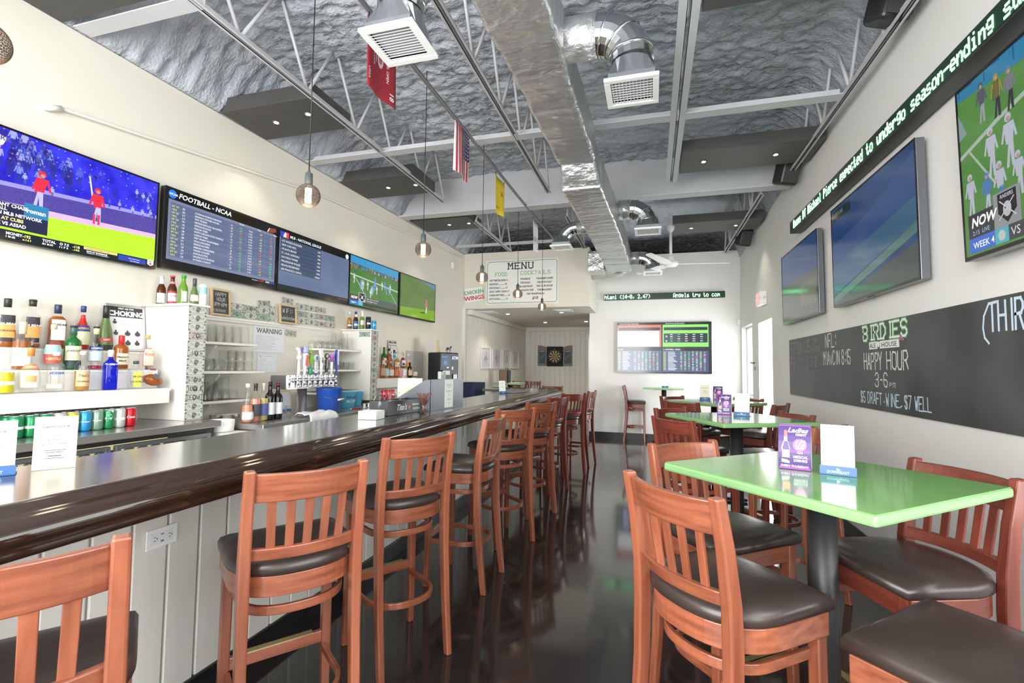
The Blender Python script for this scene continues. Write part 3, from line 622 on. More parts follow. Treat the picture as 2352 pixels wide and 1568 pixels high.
def ncaa(mb, W, Hh, mini=False):
    g = E_((.115, .145, .25), .75); l = E_((.30, .34, .45), .6); Wt = E_((.9, .9, .95), .9); Yl = E_((.8, .85, .1), .9)
    mb.q(.03, .075, W-.03, Hh*.855, E_((.19, .22, .33), .75), .0002); mb.q(.05, .10, W-.04, Hh*.82, g, .0004)
    mb.disc(.06, Hh*.92, .034, E_((.02, .15, .75), 1), .001); mb.text('NCAA', .034, Hh*.92-.008, .018, Wt, .0014, bold=.02)
    mb.text('FOOTBALL - NCAA', .11, Hh*.895, .042, Wt, .001, bold=.02, shear=.2)
    names = ('LOUISIANA-MONROE WARHAWKS', 'ARKANSAS STATE RED WOLVES', 'TROY TROJANS', 'WESTERN KENTUCKY HILLTOPPERS', 'GEORGIA BULLDOGS', 'MISSOURI TIGERS', 'NORTH CAROLINA STATE WOLFPACK', 'CLEMSON TIGERS', 'WEST VIRGINIA MOUNTAINEERS', 'TEXAS LONGHORNS', 'INDIANA HOOSIERS', 'NEBRASKA CORNHUSKERS', 'VIRGINIA CAVALIERS', 'DUKE BLUE DEVILS', 'SAN JOSE STATE SPARTANS', 'WYOMING COWBOYS')
    num = (205, 206, 213, 214, 193, 194, 127, 128, 187, 188, 211, 212, 133, 134, 217, 218)
    G, Rd = E_((.1, .8, .2), .9), E_((.8, .12, .15), .9)
    y1 = Hh*.80; st = (y1-.105)/16; random.seed(2)
    for c, x in (('Spread', .60), ('Total', .78), ('Money Line', .95)): mb.text(c, x*W, Hh*.828, .013, Wt, .001)
    for i, nme in enumerate(names):
        y = y1-(i+1)*st+.005; h = .015
        mb.text(nme, .22*W, y, h, Wt, .001, sx=.78); mb.text(str(num[i]), .125*W, y, h, Wt, .001, sx=.8)
        mb.text('SAT 10/1' if i % 2 == 0 else ('7:00 E' if i < 4 else '7:30 E'), .05*W, y, h, Yl, .001, sx=.8)
        a = random.choice(('7.5', '4.5', '28', '6.5', '9.5', '5.5', '2.5')); mb.text(('-' if i % 2 else '')+a, .52*W, y, h, Wt, .001, sx=.8)
        mb.text(random.choice(('-110', '-115', '-105')), .60*W, y, h, random.choice((G, Rd)), .001, sx=.8)
        mb.text(('O ' if i % 2 == 0 else 'U ')+random.choice(('56.5', '54.5', '61.5', '45.5')), .69*W, y, h, Wt, .001, sx=.8)
        mb.text(random.choice(('-110', '-108')), .80*W, y, h, random.choice((Yl, Rd, Yl)), .001, sx=.8); mb.text(random.choice(('+235', '-275', '+180')), .91*W, y, h, random.choice((G, Rd)), .001, sx=.8)
        if i % 2 == 1: mb.q(.05, y-.006, W-.04, y-.0045, l, .0008)
    for u in (.505, .67, .86): mb.q(u*W, .10, u*W+.0015, Hh*.855, l, .0008)
    mb.poly([(W*.87, Hh*.86), (W*.90, Hh*.93), (W*.97, Hh*.95), (W*.98, Hh*.90), (W*.94, Hh*.865)], E_((.22, .06, .03), .8), .001); mb.line([(W*.885, Hh*.87), (W*.90, Hh*.92)], .008, Wt, .0014)
    mb.text('Powered by', W*.74, .055, .010, Wt, .001); mb.text('DONBEST', W*.805, .055, .014, E_((.7, .05, .05), .9), .001, bold=.02, sx=.8); mb.text('SPORTS', W*.88, .055, .014, Wt, .001, bold=.02, sx=.75); mb.text('NETWORK', W*.93, .055, .014, E_((.05, .15, .8), .9), .001, bold=.02, sx=.6)
def mlb(mb, W, Hh):
    Wt = E_((.85, .87, .92), .8); mb.q(.0, .075, W, Hh*.86, screenmat('screen_blue_grey', (.10, .14, .235), (.14, .19, .30), (1.5, 2.5, 1), .8), .0002)
    mb.q(.03, Hh*.33, W*.55, Hh*.86, E_((.055, .08, .14), .7), .0005)
    mb.q(.02, Hh*.865, .14, Hh*.955, E_((.03, .05, .5), .9), .0008); mb.q(.08, Hh*.865, .14, Hh*.955, E_((.7, .05, .1), .9), .001); mb.poly([(.06, Hh*.87), (.075, Hh*.93), (.095, Hh*.95), (.105, Hh*.92), (.10, Hh*.87)], Wt, .0012)
    mb.text('MLB - NATIONAL LEAGUE', .155, Hh*.885, .030, Wt, .001, bold=.015, shear=.2)
    for i, (n_, v) in enumerate((('LOS ANGELES DODGERS', '+340'), ('NEW YORK METS', '+200'), ('ATLANTA BRAVES', '+480'), ('ST. LOUIS CARDINALS', '+800'), ('SAN DIEGO PADRES', '+1500'), ('PHILADELPHIA PHILLIES', '+1600'), ('MILWAUKEE BREWERS', '+2500'), ('SAN FRANCISCO GIANTS', '+250000'))):
        y = Hh*(.795-.064*i); mb.text(n_, .045, y, .021, Wt, .001, sx=.9); mb.text(v, W*.54, y, .021, Wt, .001, align='R', sx=.85)
        mb.q(.03, y-.01, W*.55, y-.0088, E_((.2, .24, .32), .6), .0008)
    mb.q(0, 0, W, .07, E_((.02, .025, .035), .5), .0006); mb.disc(W*.955, Hh*.91, .03, E_((.8, .8, .82), .8), .001); mb.line([(W*.94, Hh*.93), (W*.955, Hh*.88)], .004, E_((.7, .05, .05), .8), .0013)
    mb.text('DONBEST SPORTS NETWORK', W*.82, .05, .010, E_((.6, .1, .1), .9), .001)
def football(mb, W, Hh, big=False, seed=1):
    X = lambda u: u*W; Y = lambda v: v*Hh; e = .62 if not big else .55
    mb.poly([(0, Y(.84)), (W, Y(.80)), (W, Hh), (0, Hh)], E_((.05, .33, .62), e), .0002)
    mb.poly([(0, Y(.78)), (W, Y(.74)), (W, Y(.81)), (0, Y(.85))], E_((.10, .16, .16), e), .0004)
    mb.line([(0, Y(.62)), (W, Y(.52))], .018, E_((.5, .6, .5), e), .0006); mb.line([(X(.12), Y(.55)), (X(.38), Y(.12))], .010, E_((.6, .7, .6), e), .0006); mb.line([(X(.75), Y(.55)), (X(.98), Y(.2))], .008, E_((.6, .7, .6), e), .0006)
    random.seed(seed)
    for k in range(26): fig(mb, X(random.random()), Y(.70+random.uniform(-.03, .05)), .075*Hh/.66, random.choice(((.35, .25, .1), (.6, .6, .65), (.05, .1, .12), (.1, .3, .6), (.5, .2, .1))), (.1, .1, .12), e=e)
    for k in range(17):
        bl = k % 2; fig(mb, X(random.uniform(.08, .82)), Y(random.uniform(.22, .52)), (.125 if not big else .10)*Hh/.66, (.12, .28, .7) if bl else (.62, .66, .75), (.62, .66, .75) if not bl else (.25, .4, .7), e=e)
    mb.q(X(.02), Y(.12), X(.17), Y(.23), E_((.05, .05, .06), .6), .002); mb.text('NOW', X(.035), Y(.155), Hh*.055, E_((.9, .9, .9), .9), .0024, bold=.03, shear=.2)
    mb.q(X(.02), Y(.045), X(.17), Y(.12), E_((.03, .16, .6), .8), .002); mb.text('WEEK 4', X(.04), Y(.065), Hh*.032, E_((.9, .9, .9), .9), .0024, bold=.01); mb.q(X(.17), Y(.045), X(.25), Y(.12), E_((.1, .5, .6), .7), .002)
    mb.q(X(.17), Y(.12), X(.30), Y(.30), E_((.45, .46, .48), .6), .002)
    mb.poly([(X(.185), Y(.285)), (X(.285), Y(.285)), (X(.285), Y(.18)), (X(.235), Y(.125)), (X(.185), Y(.18))], E_((.015, .015, .02), .6), .0024)
    mb.disc(X(.235), Y(.205), Hh*.03, E_((.6, .62, .65), .7), .0027); mb.line([(X(.2), Y(.26)), (X(.27), Y(.16))], .006, E_((.6, .6, .65), .7), .003); mb.line([(X(.27), Y(.26)), (X(.2), Y(.16))], .006, E_((.6, .6, .65), .7), .003)
    if big: mb.text('VS', X(.31), Y(.065), Hh*.05, E_((.9, .9, .9), .9), .0026)
    else:
        mb.q(X(.30), Y(.12), X(.97), Y(.23), E_((.10, .11, .12), .6), .002); mb.text('Raiders start 1-3 or 0-4, 0-3', X(.32), Y(.19), .018, E_((.8, .8, .8), .8), .0024); mb.text('Watch Raiders vs Titans', X(.32), Y(.145), .018, E_((.8, .8, .8), .8), .0024)
        mb.q(X(.25), Y(.045), X(.97), Y(.11), E_((.04, .05, .05), .6), .002)
grassm = screenmat('screen_football_turf', (.075, .21, .045), (.10, .26, .06), (4, 9, 1), .62)
golfm = screenmat('screen_golf_green', (.11, .21, .06), (.17, .28, .06), (1.2, 3.5, 1), .52)
def golf(mb, W, Hh):
    mb.poly([(W*.45, Hh), (W, Hh*.86), (W, Hh)], E_((.12, .22, .32), .6), .0004)
    mb.poly([(0, 0), (W, 0), (W, Hh*.30), (0, Hh*.22)], E_((.22, .42, .03), .6), .0004)
    fig(mb, W*.72, Hh*.18, .24, (.55, .10, .18), (.6, .65, .8), e=.7); mb.poly([(W*.55, Hh*.19), (W*.66, Hh*.205), (W*.72, Hh*.18), (W*.56, Hh*.175)], E_((.02, .05, .02), .4), .0008)
    mb.text('LIVE', W*.88, Hh*.06, .025, E_((.4, .5, .9), .7), .001)
TG = 'screens along the left wall'
def leftTV(name, lb, y0, art, base=(.01, .01, .012), pic=None, z0=2.163, hh=.65):
    W = 1.165; M = fr((xl(y0)+.075, y0, z0), (KL, 1, 0)); return tv(name, lb, M, W, hh, art, TG, base=base, pic=pic)
crowd = screenmat('screen_crowd', (.02, .015, .50), (.05, .05, .85), (9, 9, 1), .85, .15, ((26, 34, 1), .13, (.25, .45, 1)))
leftTV('television', 'wall screen showing a baseball batter in red, nearest on the left wall', 1.60, baseball, pic=crowd, z0=2.135, hh=.675)
leftTV('television', 'wall screen listing college football odds, beside the baseball screen', 2.812, ncaa)
leftTV('television', 'wall screen listing a short league table, third along the left wall', 3.985, mlb)
leftTV('television', 'wall screen showing a football match, fourth along the left wall', 5.155, football, pic=grassm)
leftTV('television', 'wall screen showing a golfer on grass, farthest on the left wall', 6.365, golf, pic=golfm)
def rfr(y, z, off=.09, tilt=0): return fr((XR-off, y, z), (0, -1, 0), (-tilt, 0, 1))
RG = 'screens on the right wall'
def bigfoot(mb, W, Hh):
    X = lambda u: u*W; Y = lambda v: v*Hh; e = .5; wl = (.42, .50, .44)
    mb.poly([(0, Y(.93)), (X(.3), Y(.88)), (W, Y(.80)), (W, Hh), (0, Hh)], E_((.03, .22, .40), e), .0002)
    for k in range(6): mb.line([(X(.02+k*.13), Y(.955-.02*k)), (X(.02+k*.13), Y(.99)), (X(.09+k*.13), Y(.98))], .008, E_((.02, .10, .25), e), .0003)
    mb.line([(0, Y(.60)), (X(.2), Y(.68)), (X(.6), Y(.80)), (W, Y(.86))], .022, E_(wl, e), .0006); mb.line([(X(.06), Y(.60)), (X(.17), Y(.36))], .012, E_(wl, e), .0006); mb.line([(X(.40), Y(.70)), (X(.62), Y(.30))], .012, E_(wl, e), .0006)
    mb.poly([(0, Y(.70)), (X(.05), Y(.72)), (0, Y(.86))], E_((.25, .33, .36), e), .0007)
    random.seed(14); WU, BU = (.50, .53, .62), (.10, .22, .50)
    fig(mb, X(.13), Y(.72), .20, (.10, .10, .14), (.35, .36, .40), e=e); fig(mb, X(.20), Y(.69), .21, (.30, .28, .06), (.04, .04, .05), e=e); fig(mb, X(.255), Y(.68), .20, (.20, .20, .24), (.04, .04, .05), e=e)
    for q_ in range(5): mb.line([(X(.185)+.009*q_, Y(.79)), (X(.187)+.009*q_, Y(.88))], .004, E_((.02, .02, .02), e), .0013)
    for u, v, h, tp, lg in ((.16, .40, .24, WU, WU), (.24, .40, .25, WU, WU), (.05, .24, .22, WU, WU), (.13, .22, .20, BU, WU), (.19, .22, .22, WU, BU), (.27, .24, .2, WU, WU), (.33, .30, .22, BU, WU), (.42, .35, .22, WU, WU), (.50, .30, .22, BU, BU), (.6, .34, .22, WU, WU), (.7, .28, .24, BU, WU), (.35, .62, .18, BU, WU), (.48, .66, .18, WU, WU)): fig(mb, X(u), Y(v), h, tp, lg, e=e)
    mb.q(X(.03), Y(.115), X(.155), Y(.25), E_((.035, .035, .045), .6), .002); mb.text('NOW', X(.045), Y(.175), Hh*.055, E_((.75, .75, .75), .8), .0024, bold=.03, shear=.2); mb.text('2:15  LIVE', X(.05), Y(.13), Hh*.025, E_((.35, .45, .7), .7), .0024)
    mb.q(X(.03), Y(.035), X(.155), Y(.115), E_((.04, .12, .50), .7), .002); mb.text('WEEK 4', X(.05), Y(.055), Hh*.036, E_((.7, .75, .85), .8), .0024, bold=.01)
    mb.q(X(.155), Y(.115), X(.27), Y(.30), E_((.30, .31, .33), .5), .002); mb.q(X(.155), Y(.035), X(.215), Y(.115), E_((.08, .38, .45), .6), .0022); mb.disc(X(.185), Y(.075), Hh*.028, E_((.45, .5, .5), .6), .0024)
    mb.q(X(.215), Y(.035), X(.9), Y(.115), E_((.06, .06, .07), .5), .002); mb.text('VS', X(.225), Y(.055), Hh*.045, E_((.6, .6, .6), .7), .0026)
    mb.poly([(X(.175), Y(.29)), (X(.175), Y(.19)), (X(.215), Y(.13)), (X(.255), Y(.19)), (X(.255), Y(.29))], E_((.012, .012, .016), .6), .0024)
    mb.text('RAIDERS', X(.215), Y(.262), Hh*.02, E_((.5, .5, .52), .6), .0028, 'C', bold=.02, sx=.9); mb.disc(X(.215), Y(.20), Hh*.030, E_((.45, .46, .48), .6), .0027, ry=Hh*.04); mb.disc(X(.21), Y(.208), Hh*.008, E_((.02, .02, .02), .3), .0029); mb.line([(X(.185), Y(.25)), (X(.25), Y(.155))], .006, E_((.45, .46, .5), .7), .003); mb.line([(X(.245), Y(.25)), (X(.18), Y(.155))], .006, E_((.45, .46, .5), .7), .003)
def surf_reflections(mb, W, Hh):
    mb.poly([(0, Hh*.62), (W*.55, Hh*.72), (W, Hh*.93), (W, Hh*.6), (0, Hh*.4)], E_((.035, .075, .20), .55), .0004)
    mb.poly([(0, Hh*.40), (W, Hh*.60), (W, Hh*.42), (0, Hh*.12)], E_((.055, .13, .22), .5), .0006)
    mb.poly([(0, Hh*.10), (W, Hh*.42), (W, Hh*.34), (0, Hh*.03)], E_((.10, .19, .17), .5), .0007)  # greenish band is a reflection painted across the screen
    mb.poly([(0, 0), (W, 0), (W, Hh*.28), (0, Hh*.04)], E_((.07, .09, .09), .45), .0008)  # grey lower part is painted reflection too
    mb.q(W*.03, Hh*.86, W*.30, Hh*.96, E_((.02, .04, .04), .3), .001); mb.text('SURF LIVE', W*.05, Hh*.9, .035, E_((.3, .4, .4), .4), .0014)
skym = screenmat('screen_deep_sea', (.012, .04, .13), (.03, .075, .19), (1.3, 4, 1), .55)
tv('television', 'large blue surf screen with painted reflections above the chalkboard, middle of the right wall', rfr(4.96, 1.985, .07, .01), 1.465, .886, surf_reflections, RG, pic=skym)
tv('television', 'dark blue wall screen nearest the doors on the right wall', rfr(6.72, 1.985, .07, .01), 1.36, .845, lambda m, W, Hh: m.q(0, 0, W, Hh*.55, E_((.07, .08, .08), .5), .0004).q(W*.55, Hh*.15, W*.95, Hh*.45, E_((.13, .13, .10), .5), .0006), RG, pic=skym)
tv('television', 'large football screen cut by the right edge of the frame', rfr(3.0, 1.985, .10, .02), 1.5, .89, bigfoot, RG, pic=grassm)
def odds(mb, W, Hh):
    Wt = E_((.8, .85, .95), .9); Rd = E_((.75, .14, .08), .9); Gn = E_((.22, .78, .12), .95); Dk = E_((.02, .03, .05), .5)
    for qx, top in ((0, Rd), (W*.49, Gn)):
        mb.q(qx+.01, Hh*.52, qx+W*.49-.02, Hh*.95, top, .0004); mb.q(qx+.03, Hh*.84, qx+W*.47, Hh*.90, Dk, .0008)
        if qx: mb.q(qx+.03, Hh*.60, qx+W*.47, Hh*.78, Dk, .0008)
        else: mb.q(qx+.01, Hh*.52, qx+W*.46, Hh*.83, E_((.8, .82, .86), .9), .0008)
        mb.q(qx+.01, .03, qx+W*.49-.02, Hh*.44, E_((.05, .075, .17), .8), .0004)
        for i in range(14):
            y = Hh*.41-i*.027; mb.q(qx+.02, y, qx+.07, y+.010, E_((.7, .75, .2), .7), .001); mb.q(qx+.11, y, qx+.11+random.uniform(.10, .17), y+.010, Wt, .001)
            for c in range(7): mb.q(qx+.34+c*.072, y, qx+.375+c*.072, y+.010, random.choice((Wt, E_((.75, .8, .2), .8), E_((.1, .7, .2), .8), E_((.8, .2, .2), .8))), .001)
        if qx:
            for i in range(4):
                for c in range(5): mb.q(qx+.15+c*.14, Hh*.75-i*.042, qx+.20+c*.14, Hh*.75-i*.042+.012, random.choice((Wt, E_((.1, .7, .2), .8))), .0012)
            for yy in (.72, .63): mb.disc(qx+.08, Hh*yy, .02, E_((.4, .5, .6), .7), .0012)
    mb.text('Oakland Athletics @ Los Angeles Angels', .05, Hh*.965, .022, Wt, .0012, sx=.75); mb.text('Cleveland Browns @ Atlanta Falcons', W*.49+.06, Hh*.965, .022, Wt, .0012, sx=.8)
    mb.q(W*.49-.012, 0, W*.49, Hh, E_((.01, .01, .012), .3), .0016); mb.text('FOOTBALL - NCAA', W*.49+.06, Hh*.455, .024, Wt, .0012, bold=.02); mb.disc(W*.49+.03, Hh*.465, .014, E_((.1, .3, .8), .8), .0014); mb.disc(.03, Hh*.465, .014, Wt, .0014); mb.text('MLB', .06, Hh*.455, .022, Wt, .0012)
tv('television', 'big wall screen of odds tables in red, green and blue on the far wall', fr((-.68, YF-.06, 1.335), (1, 0, 0)), 1.80, 1.02, odds, 'odds screen on the far wall', base=(.012, .015, .02))
# ---------------------------------------------------------------- LED tickers
F5 = {' ': '0000000000', '(': '001C224100', ')': '0041221C00', ',': '0050300000', '-': '0808080808', '.': '0060600000', '0': '3E5149453E', '1': '00427F4000', '2': '4261514946', '3': '2141454B31', '4': '1814127F10', '5': '2745454539', '6': '3C4A494930', '7': '0171090503', '8': '3649494936', '9': '064949291E', 'A': '7E1111117E', 'D': '7F4141221C', 'M': '7F020C027F', 'O': '3E4141413E', 'P': '7F09090906', 'T': '01017F0101', 'a': '2054545478', 'b': '7F48444438', 'c': '3844444420', 'd': '384444487F', 'e': '3854545418', 'f': '087E090102', 'g': '0C5252523E', 'h': '7F08040478', 'i': '00447D4000', 'l': '00417F4000', 'm': '7C04180478', 'n': '7C08040478', 'o': '3844444438', 'p': '7C14141408', 'r': '7C08040408', 's': '4854545420', 't': '043F444020', 'u': '3C4040207C', 'w': '3C4030403C', 'x': '4428102844', 'y': '0C5050503C'}
ledm = mat('green_led', (.2, 1, .35), .5, emit=4.5, ecol=(.30, 1, .42))
leddk = mat('dark_led_panel', (.010, .040, .022), .3)
def ticker(lb, M, L, h, parts, dep=.06, sx=.7):
    t = thing('led_ticker', lb, 'led sign', M=M, group='green scrolling led signs')
    MB().box((L/2, h/2, -dep/2), (L, h, dep), mat('ticker_case', (.03, .035, .032), .4)).build('case', t, bevel=.004)
    MB().q(.01, .012, L-.01, h-.012, leddk, .002).build('display', t)
    d = (h-.035)/7.4; e = d*sx
    for x0, s in parts:
        cx = x0; mb = MB()
        for ch in s+' ':
            if ch == ' ' and mb.V: mb.build('led_lettering', t)['kind'] = 'stuff'; mb = MB()
            c5 = F5.get(ch, F5[' '])
            for c in range(5):
                b = int(c5[c*2:c*2+2], 16)
                for r in range(7):
                    if b >> r & 1 and cx+c*e < L-.02: mb.box((cx+c*e, h-.020-(r+.5)*d, .003), (e*.95, d*.92, .002), ledm)
            cx += 6*e
    return t
ticker('green led ticker on the far wall above the odds screen', fr((-.95, YF-.065, 2.825), (1, 0, 0)), 2.32, .125, [(.02, 'htani (14-8, 2.47)'), (1.37, 'Angels try to com')])
ticker('very long green led ticker running high along the right wall', rfr(6.10, 2.975, .13), 5.4, .13, [(.15, 'Owens DT Michael Pierce expected to undergo season-ending surgery')], dep=.11, sx=.75)
# ---------------------------------------------------------------- chalkboard
chk = mat('chalkboard_slate', (.030, .032, .034), .45, noise_=((2.2, 1.6, 2.2), (.075, .08, .083), .18), bump=(8, .04, .003))
ch = thing('chalkboard', 'long black chalkboard on the right wall with happy hour writing', 'chalkboard', M=rfr(6.70, 1.13, .012))
BW, BH = 5.4, .665
MB().box((BW/2, BH/2, -.005), (BW, BH, .012), chk).build('slate', ch)
w1, w2 = flat((.66, .67, .67), rough=.8), flat((.58, .70, .82), rough=.8); dim = flat((.34, .29, .32), rough=.8)
random.seed(11); wz = .0015
def ck(nm, *rows, **kw):
    m = MB(); kw.setdefault('th', .10)
    for (tx, x0, x1, y, h, c_) in rows: m.fit(tx, x0, x1, y, h, c_, wz, **kw)
    o = m.build(nm, ch); o['kind'] = 'stuff'
ck('chalk_fixture', ('RED SOX 1:35', .06, .82, .49, .13, dim)); ck('chalk_fixture', ('(FOR', .90, 1.04, .57, .05, dim), ('THE BIRDS)', .88, 1.14, .49, .055, dim))
ck('chalk_fixture', ('PGA', .06, .28, .31, .14, dim), ('3:30', .84, 1.05, .34, .10, dim)); ck('chalk_fixture', ('SANDERSON', .33, .76, .38, .055, dim), ('FARMS CHAMP.', .33, .78, .30, .05, dim))
ck('chalk_fixture', ('NFL:', 1.30, 1.58, .52, .125, w1)); ck('chalk_fixture', ('MIAvCIN', 1.24, 1.66, .355, .12, w1), ('8:15', 1.72, 1.91, .355, .12, w1))
ck('chalk_happy_hour', ('HAPPY', 2.19, 2.50, .31, .12, w1)); ck('chalk_happy_hour', ('HOUR', 2.58, 2.88, .31, .12, w1)); ck('chalk_happy_hour', ('3-6', 2.38, 2.58, .18, .10, w1), ('pm', 2.61, 2.70, .18, .045, w1))
ck('chalk_prices', ('$5 DRAFT', 2.11, 2.48, .045, .085, w2)); ck('chalk_prices', ('+', 2.50, 2.53, .05, .04, w2), ('WINE,', 2.55, 2.78, .045, .085, w2)); ck('chalk_prices', ('$7 WELL', 2.82, 3.14, .045, .085, w2))
mb = MB(); mb.fit('THIRSTY', 3.70, 4.14, .50, .14, w2, wz, .10, .15); mb.line([(3.70, .64), (3.66, .58), (3.65, .52), (3.66, .47), (3.69, .44)], .012, w2, wz); mb.build('chalk_large_word', ch)['kind'] = 'stuff'
mb = MB(); gr, wt, bk = flat((.12, .42, .12)), flat((.85, .85, .84)), flat((.03, .03, .03))
mb.fit('BIRDIES', 2.19, 2.88, .535, .11, gr, wz, .27, 0, True, 2.0); mb.fit('BIRDIES', 2.19, 2.88, .535, .11, wt, wz+.0018, .13, 0, True, 2.0)
mb.q(2.29, .462, 2.77, .518, wt, wz); mb.text('ALE', 2.30, .472, .036, bk, wz+.0008, sx=1.3, bold=.01); mb.text('HOUSE', 2.50, .472, .036, bk, wz+.0008, sx=1.5, bold=.01); mb.disc(2.455, .495, .022, wt, wz+.001); mb.disc(2.455, .49, .024, bk, wz+.0005, ry=.034)
mb.q(2.77, .505, 2.84, .545, flat((.1, .15, .4)), wz+.001); mb.line([(2.77, .505), (2.84, .545)], .008, flat((.7, .1, .1)), wz+.0015); mb.line([(2.77, .545), (2.84, .505)], .008, flat((.7, .1, .1)), wz+.0015)
mb.build('pub_logo', ch)['kind'] = 'stuff'
# exit sign, door sensor, outlet, thermostat
t = thing('exit_sign', 'small white exit sign with red face and two lamp heads', 'exit sign', (1.62, 8.05, 2.5))
MB().bx(-.07, .028, -.14, .14, -.10, .10, white).build('housing', t, bevel=.006)
M = fr((-.071, .12, -.08), (0, -1, 0)); m_ = MB().q(0, 0, .24, .16, flat((.8, .25, .2), 1.2), 0); m_.text('EXIT', .01, .03, .09, flat((.9, .9, .9)), .0005, sx=1.0); m_.build('red_face', t).matrix_local = M
for y in (-.17, .17): MB().lathe([(.02, -.03), (.035, 0), (.035, .02)], white, (-.04, y, 0), n=14).build('lamp_head', t)
tag(MB().bx(1.58, 1.65, YF-.05, YF-.001, 2.28, 2.40, white).build('door_sensor', bevel=.01), 'small white sensor box in the far right corner', 'sensor')
tag(MB().bx(xl(8.35)+.001, xl(8.35)+.04, 8.30, 8.40, 3.26, 3.38, white).build('alarm_sounder', bevel=.012), 'small white alarm unit high on the left wall near the menu board', 'alarm')
tag(MB().bx(XR-.008, XR-.001, 2.62, 2.70, .36, .48, white).build('wall_outlet', bevel=.002), 'white outlet plate low on the right wall behind the stools', 'outlet')
# menu board on the soffit, and the wings sign
t = thing('menu_board', 'white menu board with black title and green border above the alcove', 'menu board', M=fr((-3.14, 8.95, 2.64), (1, 0, 0)))
W_, H_ = 1.45, .87; MB().box((W_/2, H_/2, -.006), (W_, H_, .012), paper).build('board', t)
g2, bk = flat((.08, .30, .12)), flat((.04, .04, .045)); lg = flat((.20, .50, .20)); m_ = MB(); a, b = .03, .06
m_.line([(b, a), (W_-b, a), (W_-a, b), (W_-a, H_-b), (W_-b, H_-a), (b, H_-a), (a, H_-b), (a, b), (b, a)], .010, g2, .002)
m_.fit('MENU', .46, .95, .69, .115, bk, .002, .18, 0, True, 2.6); m_.fit('FOOD', .19, .43, .56, .065, lg, .002, .16, 0, True, 2.2); m_.fit('COCKTAILS', .71, 1.29, .57, .065, lg, .002, .16, 0, True, 2.2)
for i, s in enumerate(('SOFT PRETZEL BITES 15', 'NACHOS ..............18', 'EGG ROLLS ...........15', 'GUAC, CHIPS + SALSA 15', 'CORN FRITTERS .......16', 'HOT DOGS ............17')): m_.text(s, .07, .46-i*.073, .034, bk, .002, bold=.035, shear=.25, sx=.9 if '.' in s else .78)
for i, s in enumerate(('THE BIRDIE', 'THE EAGLE', 'THE ALBATROSS', 'THE HOLE IN ONE')): m_.text(s, .80, .47-i*.073, .034, bk, .002, bold=.035, shear=.25, align='C', sx=.85)
for i, s in enumerate(('THE BOBBY JONES', 'THE JOHN DALY', 'THE CLUB HOUSE', 'THE MULLIGAN')): m_.text(s, 1.18, .47-i*.073, .034, bk, .002, bold=.035, shear=.25, align='C', sx=.85)
m_.text('THE TRANSFUSION', 1.0, .178, .034, bk, .002, bold=.035, shear=.25, align='C', sx=.85); m_.text('$10', 1.0, .09, .055, bk, .002, bold=.03, shear=.25, align='C')
m_.build('lettering', t)
t = thing('wings_sign', 'small tilted white sign reading chicken wings in green and red', 'sign', M=fr((-3.56, 8.95, 2.69), (1, 0, .12), (-.12, 0, 1)))
MB().box((.19, .14, -.004), (.38, .28, .008), paper).build('card', t); m_ = MB(); m_.text('CHICKEN', .19, .155, .075, flat((.02, .30, .15)), .001, align='C', bold=.02, sx=.92); m_.build('lettering', t); m_ = MB(); m_.text('WINGS', .19, .035, .085, flat((.55, .04, .05)), .001, align='C', bold=.03, sx=1.1); m_.build('lettering', t)
